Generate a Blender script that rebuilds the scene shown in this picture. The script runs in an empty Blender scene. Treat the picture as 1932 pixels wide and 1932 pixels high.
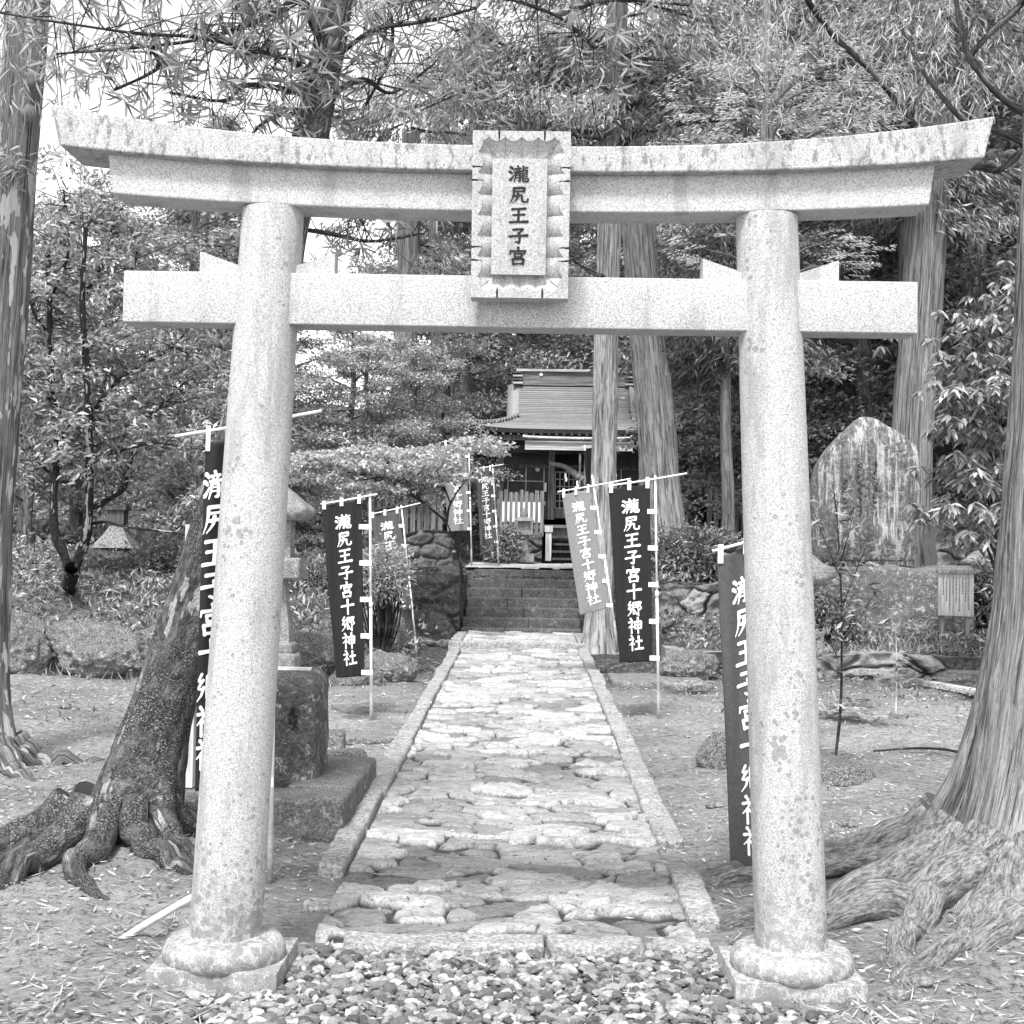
import bpy, math, random
import numpy as np
from mathutils import Vector
R = math.radians
scene = bpy.context.scene
COL = scene.collection

# ------------------------------------------------------------------ camera
CAM = np.array([0.0, 0.0, 1.6]); FPX = 2600.0; CPX = 966.0      # pixel grid of 1932 used for surveying the place
_a, _p, _t = R(0.6), R(1.83), R(0.95)
_f = np.array([-math.sin(_a)*math.cos(_p), math.cos(_a)*math.cos(_p), math.sin(_p)])
_r0 = np.array([math.cos(_a), math.sin(_a), 0.0]); _u0 = np.cross(_r0, _f)
_r = _r0*math.cos(_t) + _u0*math.sin(_t); _u = _u0*math.cos(_t) - _r0*math.sin(_t)
cd = bpy.data.cameras.new('camera'); cam = bpy.data.objects.new('camera', cd); COL.objects.link(cam)
cd.sensor_width = 36; cd.lens = 36*FPX/1932; cd.clip_start = 0.05; cd.clip_end = 400
from mathutils import Matrix
cam.matrix_world = Matrix(((_r[0], _u[0], -_f[0], CAM[0]), (_r[1], _u[1], -_f[1], CAM[1]), (_r[2], _u[2], -_f[2], CAM[2]), (0, 0, 0, 1)))
scene.camera = cam
# ------------------------------------------------------------------ sky, sun, exposure
SUN_EL, SUN_AZ = 60, 12
w = bpy.data.worlds.new('World'); scene.world = w; w.use_nodes = True
nt = w.node_tree; bg = nt.nodes['Background']
sky = nt.nodes.new('ShaderNodeTexSky'); sky.sky_type = 'NISHITA'; sky.sun_disc = False
sky.sun_elevation = R(SUN_EL); sky.sun_rotation = R(180+SUN_AZ)
bw = nt.nodes.new('ShaderNodeRGBToBW')                    # the photograph is black and white
nt.links.new(sky.outputs[0], bw.inputs[0]); nt.links.new(bw.outputs[0], bg.inputs[0]); bg.inputs[1].default_value = 0.13
sl = bpy.data.lights.new('sun', 'SUN'); sun = bpy.data.objects.new('sun', sl); COL.objects.link(sun)
sl.energy = 1.5; sl.angle = R(12); sl.color = (1, 1, 1)
sun.rotation_euler = (R(90-SUN_EL), 0, R(-SUN_AZ)); sun.location = (0, -5, 12)
vs = scene.view_settings; vs.view_transform = 'Standard'; vs.look = 'None'; vs.gamma = 1; vs.exposure = 2.0
scene.cycles.max_bounces = 6; scene.cycles.transparent_max_bounces = 4

# ------------------------------------------------------------------ survey helpers
def ray(px, py): return _f + _r*(px-CPX)/FPX - _u*(py-CPX)/FPX
def at(px, py, Y):
    d = ray(px, py); return CAM + d*(Y/d[1])
def ss(a, b, t):
    t = np.clip((np.asarray(t, float)-a)/(b-a), 0, 1); return t*t*(3-2*t)

# ------------------------------------------------------------------ value noise
def _hash(ix, iy, iz, seed):
    h = (ix.astype(np.int64)*374761393 + iy.astype(np.int64)*668265263 + iz.astype(np.int64)*2147483647 + seed*1274126177) & 0xFFFFFFFF
    h = ((h ^ (h >> 13))*1274126177) & 0xFFFFFFFF
    h = ((h ^ (h >> 16))*2246822519) & 0xFFFFFFFF
    return ((h ^ (h >> 15)) & 0xFFFFFF)/float(0xFFFFFF)
def vnoise(x, y, z=0.0, seed=0):
    x, y, z = np.broadcast_arrays(np.asarray(x, float), np.asarray(y, float), np.asarray(z, float))
    ix, iy, iz = np.floor(x), np.floor(y), np.floor(z); fx, fy, fz = x-ix, y-iy, z-iz
    fx = fx*fx*(3-2*fx); fy = fy*fy*(3-2*fy); fz = fz*fz*(3-2*fz); o = 0
    for dx in (0, 1):
        for dy in (0, 1):
            for dz in (0, 1):
                o = o + _hash(ix+dx, iy+dy, iz+dz, seed)*(fx if dx else 1-fx)*(fy if dy else 1-fy)*(fz if dz else 1-fz)
    return o*2-1
def fbm(x, y, z=0.0, seed=0, oct=4, g=0.5):
    o = 0; a = 1.0; f = 1.0
    for i in range(oct):
        o = o + a*vnoise(np.asarray(x)*f, np.asarray(y)*f, np.asarray(z)*f, seed+i*17); a *= g; f *= 2.03
    return o

# ------------------------------------------------------------------ terrain
STEP_Y0, STEP_Y1, TERR = 20.8, 22.5, 1.38
def zg(x, y, rough=True):
    x = np.asarray(x, float); y = np.asarray(y, float)
    b = 0.0235*np.clip(y-5.2, 0, 15.8)
    top = TERR + 0.02*np.clip(y-22.5, 0, 6)
    # left bank
    lf = ss(-1.3, -2.3, x + 0.25*vnoise(x*0.9, y*0.9, 3, 5))
    zl = b + 0.80*ss(14.0, 16.6, y + 0.5*vnoise(x*0.8, y*0.3, 1, 8))*lf
    zl = np.maximum(zl, 0); zl = zl + (top-zl)*ss(18.5, 21.5, y)*lf
    # right terraces
    rt = ss(1.55, 1.75, x)
    zr = b + rt*(0.30*ss(15.9, 16.0, y) + 0.12*ss(16.2, 18.2, y)) + rt*(0.55*ss(18.62, 18.72, y))
    z = np.where(x < -0.05, zl, zr)
    # terrace carrying the shrine
    z = z + (top-z)*np.where(np.abs(x) < 1.35, ss(21.6, 22.4, y), ss(20.95, 21.15, y))
    # hillsides
    hill = 0.72*np.clip(y-31.5, 0, None)
    hr = 0.62*np.clip(y-19.6, 0, None)*ss(3.2, 6.0, x - 0.10*(y-19))
    hmax = 5.5 + 19*ss(-6, 8, x)
    h = np.maximum(hill, hr); h = hmax*(1-np.exp(-h/hmax))
    z = z + h
    z = z + 0.17*np.exp(-((x-2.75)**2+(y-6.7)**2)/(2*.72**2)) + 0.10*np.exp(-((x+1.95)**2+(y-6.95)**2)/(2*.45**2))      # soil heaped over the roots
    z = z + 0.12*np.clip(-3.5-x, 0, 6)*ss(7, 12, y)*0.5
    if rough:
        away = ss(0.95, 1.25, np.abs(x+0.06))
        z = z + away*(0.035*fbm(x*0.8, y*0.8, 0, 3, 3) + 0.010*fbm(x*5, y*5, 0, 9, 2)) + 0.5*ss(30, 36, y)*fbm(x*0.3, y*0.3, 0, 21, 3)
        z = z - 0.02*(1-away)
    return z
def gnd(px, py, dz=0.0):
    d = ray(px, py); t = np.linspace(3, 40, 8000); P = CAM[None]+d[None]*t[:, None]
    k = np.argmax(P[:, 2] < zg(P[:, 0], P[:, 1], False)+dz); return P[k]

# ------------------------------------------------------------------ mesh builder
class MB:
    def __init__(s): s.v = []; s.f = []; s.n = 0; s.at = []; s.keys = set()
    def add(s, v, f, **attrs):
        v = np.asarray(v, float).reshape(-1, 3); f = np.asarray(f, int)
        s.v.append(v); s.f.append(f+s.n); s.n += len(v)
        s.at.append(attrs); s.keys |= set(attrs)
        return s
    def box(s, c, h, rz=0.0):
        c = np.asarray(c, float); x, y, z = h
        v = np.array([(i*x, j*y, k*z) for k in (-1, 1) for j in (-1, 1) for i in (-1, 1)], float)
        if rz: v = np.c_[v[:, 0]*math.cos(rz)-v[:, 1]*math.sin(rz), v[:, 0]*math.sin(rz)+v[:, 1]*math.cos(rz), v[:, 2]]
        return s.add(v+c, [(0, 2, 3, 1), (4, 5, 7, 6), (0, 1, 5, 4), (1, 3, 7, 5), (3, 2, 6, 7), (2, 0, 4, 6)])
    def beam(s, p, q, wx, wz):                 # straight bar between two points
        p, q = np.asarray(p, float), np.asarray(q, float); d = (q-p)/np.linalg.norm(q-p)
        a = np.cross(d, (0, 0, 1.0)); a = a/np.linalg.norm(a) if np.linalg.norm(a) > 1e-4 else np.array([1., 0, 0]); b = np.cross(a, d)
        v = [o+a*i*wx/2+b*j*wz/2 for o in (p, q) for i, j in ((-1, -1), (1, -1), (1, 1), (-1, 1))]
        return s.add(v, [(0, 1, 2, 3), (7, 6, 5, 4), (0, 4, 5, 1), (1, 5, 6, 2), (2, 6, 7, 3), (3, 7, 4, 0)])
    def build(s, name, mat, parent=None, smooth=True):
        V = np.concatenate(s.v) if s.v else np.zeros((0, 3))
        if parent is not None: V = V - np.array(origin(parent))
        me = bpy.data.meshes.new(name); me.vertices.add(len(V)); me.vertices.foreach_set('co', V.astype(np.float32).ravel())
        li, ls, pos = [], [], 0
        for f in s.f:
            if len(f) == 0: continue
            li.append(f.ravel()); k = f.shape[1]; ls.append(pos+np.arange(len(f))*k); pos += f.size
        li = np.concatenate(li).astype(np.int32); ls = np.concatenate(ls).astype(np.int32)
        me.loops.add(len(li)); me.loops.foreach_set('vertex_index', li)
        me.polygons.add(len(ls)); me.polygons.foreach_set('loop_start', ls)
        me.update(calc_edges=True); me.validate()
        for k in sorted(s.keys):
            a = np.concatenate([np.broadcast_to(np.asarray(d.get(k, 0.0), float), (len(v),)) for d, v in zip(s.at, s.v)])
            A = me.attributes.new(k, 'FLOAT', 'POINT'); A.data.foreach_set('value', a.astype(np.float32))
        me.polygons.foreach_set('use_smooth', np.full(len(me.polygons), bool(smooth)))
        me.materials.append(mat); o = bpy.data.objects.new(name, me); COL.objects.link(o)
        if parent is not None: o.parent = parent
        return o
def origin(o):
    p = np.array(o.location)
    return p + (np.array(origin(o.parent)) if o.parent else 0)
def tag(o, label=None, cat=None, group=None, kind=None):
    if label: o['label'] = label
    if cat: o['category'] = cat
    if group: o['group'] = group
    if kind: o['kind'] = kind
    return o
def thing(name, label, cat, loc, group=None):
    o = bpy.data.objects.new(name, None); o.location = tuple(float(c) for c in loc); o.empty_display_size = 0.2; COL.objects.link(o)
    return tag(o, label, cat, group)
def copy_tree(o, parent=None):
    c = o.copy(); COL.objects.link(c)
    if parent: c.parent = parent
    for ch in list(o.children): copy_tree(ch, c)
    return c

def unit(v): return v/np.maximum(np.linalg.norm(v, axis=-1, keepdims=True), 1e-9)
def spline(pts, n):
    P = np.asarray(pts, float); m = len(P)
    if m == 2: t = np.linspace(0, 1, n)[:, None]; return P[0]*(1-t)+P[1]*t
    Q = np.vstack([2*P[0]-P[1], P, 2*P[-1]-P[-2]]); u = np.linspace(0, m-1, n); i = np.minimum(u.astype(int), m-2); t = (u-i)[:, None]
    a, b, c, d = Q[i], Q[i+1], Q[i+2], Q[i+3]
    return 0.5*(2*b+(c-a)*t+(2*a-5*b+4*c-d)*t*t+(3*b-a-3*c+d)*t**3)
def tube(mb, pts, rad, sides=8, caps=True, lump=0.0, seed=0):
    P = np.asarray(pts, float); n = len(P); rad = np.broadcast_to(np.asarray(rad, float), (n,))
    T = unit(np.gradient(P, axis=0)); up = np.array([0, 0, 1.0]) if abs(T[0, 2]) < 0.9 else np.array([1.0, 0, 0])
    A = []; a = unit(np.cross(T[0], up)[None])[0]
    for i in range(n):
        a = a - T[i]*np.dot(a, T[i]); a = a/np.linalg.norm(a); A.append(a)
    A = np.array(A); B = np.cross(T, A); th = np.arange(sides)*2*math.pi/sides
    rr = rad[:, None]*np.ones((1, sides))
    V = P[:, None]+rr[..., None]*(A[:, None]*np.cos(th)[None, :, None]+B[:, None]*np.sin(th)[None, :, None])
    if lump:
        k = 1+lump*fbm(V[..., 0]*7, V[..., 1]*7, V[..., 2]*7, seed, 3); V = P[:, None]+(V-P[:, None])*k[..., None]
    i = np.arange(n-1)[:, None]; j = np.arange(sides)[None]; jn = (j+1) % sides
    F = np.stack([i*sides+j, i*sides+jn, (i+1)*sides+jn, (i+1)*sides+j], -1).reshape(-1, 4)
    s_ = np.r_[0, np.cumsum(np.linalg.norm(np.diff(P, axis=0), axis=1))]; o = np.ones((n, sides)); st = mb.n
    mb.add(V.reshape(-1, 3), F, ca=(o*np.cos(th)*rad.mean()).ravel(), sa=(o*np.sin(th)*rad.mean()).ravel(), sl=(s_[:, None]*o+seed*1.7).ravel())
    if caps:
        for e in (0, n-1):
            ring = e*sides+np.arange(sides)+st
            c = mb.n; mb.v.append(P[e:e+1]); mb.at.append({}); mb.n += 1
            nx = np.roll(ring, -1); tri = np.stack([np.full(sides, c), nx, ring] if e == 0 else [np.full(sides, c), ring, nx], -1)
            mb.f.append(tri)
    return mb
def lathe(mb, prof, c, sides=32, fn=None):
    P = np.asarray(prof, float); n = len(P); th = np.arange(sides)*2*math.pi/sides
    V = np.stack([c[0]+P[:, :1]*np.cos(th), c[1]+P[:, :1]*np.sin(th), c[2]+np.repeat(P[:, 1:2], sides, 1)], -1)
    if fn is not None: V = fn(V)
    i = np.arange(n-1)[:, None]; j = np.arange(sides)[None]; jn = (j+1) % sides
    return mb.add(V.reshape(-1, 3), np.stack([i*sides+j, i*sides+jn, (i+1)*sides+jn, (i+1)*sides+j], -1).reshape(-1, 4))
def grid_faces(nu, nv):
    i = np.arange(nv-1)[:, None]; j = np.arange(nu-1)[None]
    return np.stack([i*nu+j, i*nu+j+1, (i+1)*nu+j+1, (i+1)*nu+j], -1).reshape(-1, 4)
def weld(v, f):
    k = np.round(v, 5); u, inv = np.unique(k, axis=0, return_inverse=True); return u, inv.reshape(-1)[f]
def block(mb, c, h, bev=0.02, noise=0.0, freq=6.0, seed=0, n=8, rz=0.0, taper=0.0, tilt=(0, 0)):
    """dressed or rough stone: a box with rounded arrises and an uneven skin"""
    h = np.asarray(h, float); V = []; F = []; m = 0
    for ax in range(3):
        a, b = (ax+1) % 3, (ax+2) % 3
        na = max(3, int(n*h[a]/max(h))+3); nb = max(3, int(n*h[b]/max(h))+3)
        def line(k, l):
            t = np.linspace(-1, 1, k); e = max(1-bev/l, 0.02); s = np.sort(np.r_[np.linspace(-1, 1, k), -e, e, -(1+e)/2, (1+e)/2]); return s*l
        la, lb = line(na, h[a]), line(nb, h[b])
        for sg in (-1, 1):
            A, B = np.meshgrid(la, lb); g = np.zeros(A.shape+(3,)); g[..., a] = A; g[..., b] = B; g[..., ax] = sg*h[ax]
            f = grid_faces(len(la), len(lb)); f = f if sg > 0 else f[:, ::-1]
            V.append(g.reshape(-1, 3)); F.append(f+m); m += A.size
    V = np.concatenate(V); F = np.concatenate(F)
    q = np.clip(V, -(h-bev), h-bev); d = V-q; L = np.linalg.norm(d, axis=1, keepdims=True); V = np.where(L > 1e-9, q+d/np.maximum(L, 1e-9)*bev, V)
    V, F = weld(V, F)
    V[:, 2] += V[:, 0]*tilt[0]+V[:, 1]*tilt[1]
    if taper: V[:, :2] *= (1-taper*(V[:, 2:]/h[2]+1)/2)
    if noise:
        W = V+np.asarray(c); nn = unit(V/np.maximum(h, 1e-6)**1.0)
        V = V + nn*(noise*fbm(W[:, 0]*freq, W[:, 1]*freq, W[:, 2]*freq, seed, 4))[:, None]
    if rz: V = np.c_[V[:, 0]*math.cos(rz)-V[:, 1]*math.sin(rz), V[:, 0]*math.sin(rz)+V[:, 1]*math.cos(rz), V[:, 2]]
    return mb.add(V+np.asarray(c, float), F)
def icos(sub):
    t = (1+5**.5)/2; v = [(-1, t, 0), (1, t, 0), (-1, -t, 0), (1, -t, 0), (0, -1, t), (0, 1, t), (0, -1, -t), (0, 1, -t), (t, 0, -1), (t, 0, 1), (-t, 0, -1), (-t, 0, 1)]
    f = [(0, 11, 5), (0, 5, 1), (0, 1, 7), (0, 7, 10), (0, 10, 11), (1, 5, 9), (5, 11, 4), (11, 10, 2), (10, 7, 6), (7, 1, 8), (3, 9, 4), (3, 4, 2), (3, 2, 6), (3, 6, 8), (3, 8, 9), (4, 9, 5), (2, 4, 11), (6, 2, 10), (8, 6, 7), (9, 8, 1)]
    v = [np.array(p, float)/np.linalg.norm(p) for p in v]
    for _ in range(sub):
        c = {}; g = []
        def mid(a, b):
            k = (min(a, b), max(a, b))
            if k not in c: m = v[a]+v[b]; v.append(m/np.linalg.norm(m)); c[k] = len(v)-1
            return c[k]
        for a, b, d in f:
            x, y, z = mid(a, b), mid(b, d), mid(d, a); g += [(a, x, z), (b, y, x), (d, z, y), (x, y, z)]
        f = g
    return np.array(v), np.array(f)
def rock(mb, c, s, seed, sub=4, amp=0.28, freq=1.3, sharp=0.5):
    v, f = icos(sub); n = fbm(v[:, 0]*freq, v[:, 1]*freq, v[:, 2]*freq, seed, 5, 0.5)
    facet = 0; rng = np.random.default_rng(seed)
    d = unit(rng.normal(size=(14, 3))); cut = rng.uniform(0.72, 0.98, 14); r = np.ones(len(v))
    for k in range(14):
        dp = v@d[k]; r = np.where(dp > 0.05, np.minimum(r, cut[k]/np.maximum(dp, 0.05)), r)
    r = (1-sharp)+sharp*r + amp*n*0.5
    V = v*r[:, None]*np.asarray(s); return mb.add(V+np.asarray(c), f)

# ------------------------------------------------------------------ irregular stone sheets (paving and rubble walls)
def worley(U, V, cu, cv, seed, jit=0.9, warp=0.15):
    U2 = U + warp*cu*fbm(U*2.5/cu*0.6, V*2.5/cv*0.6, 1, seed+3, 2); V2 = V + warp*cv*fbm(U*2.5/cu*0.6, V*2.5/cv*0.6, 7, seed+4, 2)
    iu, iv = np.floor(U2/cu), np.floor(V2/cv); z = np.zeros_like(U2); F1 = np.full(U2.shape, 1e9); F2 = F1.copy(); ID = np.zeros_like(U2); SX = z.copy(); SY = z.copy()
    for a in (-1, 0, 1):
        for b in (-1, 0, 1):
            ju, jv = iu+a, iv+b
            su = (ju+0.5+jit*(_hash(ju, jv, z, seed)-0.5) + 0.5*(np.mod(jv, 2)))*cu; sv = (jv+0.5+jit*(_hash(ju, jv, z+1, seed)-0.5))*cv
            wgt = 0.75+0.5*_hash(ju, jv, z+4, seed)
            d = np.hypot((U2-su)/cu, (V2-sv)/cv)*wgt
            idn = _hash(ju, jv, z+2, seed); n1 = d < F1
            F2 = np.where(n1, F1, np.minimum(F2, d)); ID = np.where(n1, idn, ID); SX = np.where(n1, U2-su, SX); SY = np.where(n1, V2-sv, SY); F1 = np.where(n1, d, F1)
    return F1, F2-F1, ID, SX, SY
def paving(us, vs, cu, cv, seed, depth=0.03, relief=0.02, jw=0.10, jit=0.9, warp=0.15):
    U, V = np.meshgrid(us, vs); F1, E, ID, SX, SY = worley(U, V, cu, cv, seed, jit, warp)
    j = ss(0.02, jw, E); id2 = (ID*97.13) % 1; id3 = (ID*31.7) % 1
    h = depth*j + relief*j*((ID-0.5)*1.2 + (id2-0.5)*SX/cu*1.3 + (id3-0.5)*SY/cv*1.3)
    h = h + 0.45*relief*fbm(U*5, V*8, ID*40, seed+9, 4, .6)*(0.4+0.6*j)
    return U, V, h, ID, 1-j
# ------------------------------------------------------------------ materials (all neutral grey: the photograph has no colour)
def mat(name):
    m = bpy.data.materials.new(name); m.use_nodes = True; N = m.node_tree.nodes; L = m.node_tree.links
    return m, N, L, N['Principled BSDF']
def node(N, t, **kw):
    n = N.new(t)
    for k, v in kw.items():
        if k in n.inputs.keys() if hasattr(n.inputs, 'keys') else False: n.inputs[k].default_value = v
        else: setattr(n, k, v)
    return n
def ramp(N, L, src, stops):
    r = N.new('ShaderNodeValToRGB'); e = r.color_ramp.elements
    while len(e) < len(stops): e.new(0.5)
    for i, (p, g) in enumerate(stops): e[i].position = p; e[i].color = (g, g, g, 1)
    L.new(src, r.inputs[0]); return r.outputs[0]
def coords(N, L, scale=(1, 1, 1), kind='Object', loc=(0, 0, 0)):
    t = N.new('ShaderNodeTexCoord'); m = N.new('ShaderNodeMapping'); m.inputs['Scale'].default_value = scale; m.inputs['Location'].default_value = loc
    L.new(t.outputs[kind], m.inputs[0]); return m.outputs[0]
def noise(N, L, vec, scale, detail=4, rough=0.6, dist=0.0):
    n = N.new('ShaderNodeTexNoise'); n.inputs['Scale'].default_value = scale; n.inputs['Detail'].default_value = detail
    n.inputs['Roughness'].default_value = rough; n.inputs['Distortion'].default_value = dist; L.new(vec, n.inputs['Vector'])
    m = N.new('ShaderNodeMapRange'); m.inputs[1].default_value = 0.5-0.5/NC; m.inputs[2].default_value = 0.5+0.5/NC; L.new(n.outputs['Fac'], m.inputs[0]); return m.outputs[0]
NC = 1.75
def voro(N, L, vec, scale, feature='F1', out='Distance'):
    n = N.new('ShaderNodeTexVoronoi'); n.feature = feature; n.inputs['Scale'].default_value = scale; L.new(vec, n.inputs['Vector']); return n.outputs[out]
def mix(N, L, fac, a, b, mode='MIX'):
    n = N.new('ShaderNodeMix'); n.data_type = 'RGBA'; n.blend_type = mode; n.clamp_factor = True
    for s, v in ((0, fac), (6, a), (7, b)):
        if isinstance(v, (int, float)): n.inputs[s].default_value = v if s == 0 else (v, v, v, 1)
        else: L.new(v, n.inputs[s])
    return n.outputs[2]
def mth(N, L, op, a, b=0.0):
    n = N.new('ShaderNodeMath'); n.operation = op
    for i, v in enumerate((a, b)):
        if isinstance(v, (int, float)): n.inputs[i].default_value = v
        else: L.new(v, n.inputs[i])
    return n.outputs[0]
def bump(N, L, P, h, strength=0.4, dist=0.01):
    b = N.new('ShaderNodeBump'); b.inputs['Strength'].default_value = strength; b.inputs['Distance'].default_value = dist
    L.new(h, b.inputs['Height']); L.new(b.outputs[0], P.inputs['Normal'])
def attr(N, name):
    a = N.new('ShaderNodeAttribute'); a.attribute_name = name; return a.outputs['Fac']
def fin(N, L, P, col, rough=0.8, spec=0.3):
    if isinstance(col, (int, float)): P.inputs['Base Color'].default_value = (col, col, col, 1)
    else: L.new(col, P.inputs['Base Color'])
    P.inputs['Roughness'].default_value = rough; P.inputs['Specular IOR Level'].default_value = spec

def granite(name, base=0.36, spots=False, mottled=0.0):
    m, N, L, P = mat(name); v = coords(N, L)
    g = noise(N, L, v, 130, 3, 0.75); c = ramp(N, L, g, [(0.30, base*0.35), (0.44, base*0.85), (0.56, base*1.1), (0.72, min(base*1.5, .85))])
    f = noise(N, L, v, 420, 2, 0.7); c = mix(N, L, 0.55, c, ramp(N, L, f, [(0.36, 0.12), (0.5, base), (0.66, .8)]))
    vs = coords(N, L, (9, 9, 1.6)); st = noise(N, L, vs, 1.0, 6, 0.7); c = mix(N, L, ramp(N, L, st, [(0.53, 0), (0.72, 0.45)]), c, base*0.5)
    if mottled:
        mo = noise(N, L, coords(N, L, (1, 1, .5)), 34, 5, 0.8); c = mix(N, L, ramp(N, L, mo, [(0.54, 0), (0.66, mottled)]), c, 0.12)
    if spots:
        ge = N.new('ShaderNodeNewGeometry'); sx = N.new('ShaderNodeSeparateXYZ'); L.new(ge.outputs['Position'], sx.inputs[0])
        zz = ramp(N, L, mth(N, L, 'MULTIPLY', sx.outputs[2], 0.5), [(0.06, 1.0), (0.20, 0.72), (0.42, 0.42), (0.75, 0.25)])
        d = voro(N, L, v, 34); big = noise(N, L, v, 5.5, 3, 0.6)
        dot = mth(N, L, 'LESS_THAN', mth(N, L, 'ADD', d, mth(N, L, 'MULTIPLY', mth(N, L, 'SUBTRACT', 0.62, big), 1.5)), mth(N, L, 'SUBTRACT', mth(N, L, 'MULTIPLY', zz, 0.62), 0.06))
        c = mix(N, L, mth(N, L, 'MULTIPLY', dot, 0.55), c, 0.13)
        lo = noise(N, L, v, 26, 5, 0.75); low = ramp(N, L, mth(N, L, 'MULTIPLY', sx.outputs[2], 0.5), [(0.05, 1.0), (0.17, 0.6), (0.27, 0.0)])
        c = mix(N, L, mth(N, L, 'MULTIPLY', ramp(N, L, lo, [(0.46, 0), (0.58, 0.6)]), low), c, 0.16)
    fin(N, L, P, c, 0.75, 0.3); bump(N, L, P, f, 0.25, 0.003); return m
def stone(name, base, lichen=0.25, moss=0.0, sc=1.0, streak=False, light=0.6):
    m, N, L, P = mat(name); v = coords(N, L, (sc, sc, sc))
    a = noise(N, L, v, 6, 7, 0.7); b = noise(N, L, v, 45, 4, 0.75)
    c = ramp(N, L, a, [(0.3, base*0.55), (0.55, base), (0.72, base*1.45)]); c = mix(N, L, 0.5, c, ramp(N, L, b, [(0.32, base*0.3), (0.5, base), (0.68, min(base*2.1, .75))]))
    if streak:
        s = noise(N, L, coords(N, L, (9, 9, 0.7)), 1.0, 6, 0.75); c = mix(N, L, ramp(N, L, s, [(0.52, 0), (0.62, 0.8)]), c, light)
        s2 = noise(N, L, coords(N, L, (24, 24, 1.2)), 1.0, 4, 0.7); c = mix(N, L, ramp(N, L, s2, [(0.56, 0), (0.62, 0.75)]), c, base*0.5)
    if lichen:
        l = noise(N, L, v, 11, 6, 0.8, 0.6); c = mix(N, L, ramp(N, L, l, [(0.62, 0), (0.65, lichen)]), c, light)
    if moss:
        ge = N.new('ShaderNodeNewGeometry'); sx = N.new('ShaderNodeSeparateXYZ'); L.new(ge.outputs['Normal'], sx.inputs[0])
        mm = noise(N, L, v, 4, 6, 0.75); k = ramp(N, L, mth(N, L, 'ADD', mth(N, L, 'MULTIPLY', sx.outputs[2], 0.35), mm), [(0.5, 0), (0.62, moss)])
        mo = noise(N, L, v, 80, 3, 0.8); c = mix(N, L, k, c, ramp(N, L, mo, [(0.3, 0.02), (0.5, 0.10), (0.68, 0.30)]))
    fin(N, L, P, c, 0.85, 0.25); bump(N, L, P, mth(N, L, 'ADD', mth(N, L, 'MULTIPLY', a, 1.5), b), 0.7, 0.02); return m
def bark(name, base, vert=1.0, fleck=0.0, moss=0.0, fine=1.0, contrast=1.0):
    m, N, L, P = mat(name)
    cb = N.new('ShaderNodeCombineXYZ')
    for i, k in enumerate(('ca', 'sa', 'sl')): L.new(attr(N, k), cb.inputs[i])
    def coords(N, L, scale=(1, 1, 1), loc=(0, 0, 0)):
        mp = N.new('ShaderNodeMapping'); mp.inputs['Scale'].default_value = scale; mp.inputs['Location'].default_value = loc; L.new(cb.outputs[0], mp.inputs[0]); return mp.outputs[0]
    v = coords(N, L, (22*fine, 22*fine, 1.3*vert)); a = noise(N, L, v, 1.0, 6, 0.75, 0.4)
    v2 = coords(N, L, (60*fine, 60*fine, 4*vert)); b = noise(N, L, v2, 1.0, 4, 0.75)
    lo = base*(0.5-0.35*contrast)
    c = ramp(N, L, a, [(0.36, max(lo, .01)), (0.47, base*0.8), (0.6, base*1.5)]); c = mix(N, L, 0.45, c, ramp(N, L, b, [(0.35, base*0.2), (0.5, base), (0.68, min(base*2.4, .7))]))
    if fleck:
        f = noise(N, L, coords(N, L, (16, 16, 3.5), loc=(3, 7, 1)), 1.0, 3, 0.55); c = mix(N, L, ramp(N, L, f, [(0.635, 0), (0.66, fleck)]), c, 0.62)
    if moss:
        mm = noise(N, L, coords(N, L, (1, 1, 1)), 5, 6, 0.75); mo = noise(N, L, coords(N, L), 120, 3, 0.85)
        c = mix(N, L, ramp(N, L, mm, [(0.42, 0), (0.6, moss)]), c, ramp(N, L, mo, [(0.3, 0.01), (0.58, 0.06), (0.72, 0.40)]))
    fin(N, L, P, c, 0.9, 0.2); bump(N, L, P, mth(N, L, 'ADD', mth(N, L, 'MULTIPLY', a, 2.0), b), 0.9, 0.03); return m
def leaf(name, lo, hi, rough=0.42, trans=0.35, spec=0.5):
    m, N, L, P = mat(name); g = N.new('ShaderNodeNewGeometry'); c = ramp(N, L, g.outputs['Random Per Island'], [(0.0, lo), (0.55, (lo+hi)*0.42), (0.85, (lo+hi)*0.6), (1.0, hi)])
    fin(N, L, P, c, rough, spec); t = N.new('ShaderNodeBsdfTranslucent'); L.new(c, t.inputs[0])
    ms = N.new('ShaderNodeMixShader'); ms.inputs[0].default_value = trans; L.new(P.outputs[0], ms.inputs[1]); L.new(t.outputs[0], ms.inputs[2])
    L.new(ms.outputs[0], N['Material Output'].inputs[0]); return m
def plain(name, g, rough=0.7, var=0.3, sc=20, spec=0.3, stretch=(1, 1, 1)):
    m, N, L, P = mat(name); n = noise(N, L, coords(N, L, stretch), sc, 5, 0.7)
    fin(N, L, P, ramp(N, L, n, [(0.3, g*(1-var)), (0.7, min(g*(1+var), .95))]), rough, spec); bump(N, L, P, n, 0.2, 0.01); return m
def wood(name, g, axis='z', rough=0.75, var=0.55):
    s = {'z': (40, 40, 1.5), 'x': (1.5, 40, 40), 'y': (40, 1.5, 40)}[axis]
    m, N, L, P = mat(name); n = noise(N, L, coords(N, L, s), 1, 5, 0.7, 0.3)
    fin(N, L, P, ramp(N, L, n, [(0.32, g*(1-var)), (0.5, g), (0.7, g*(1+var))]), rough, 0.3); bump(N, L, P, n, 0.35, 0.006); return m
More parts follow.
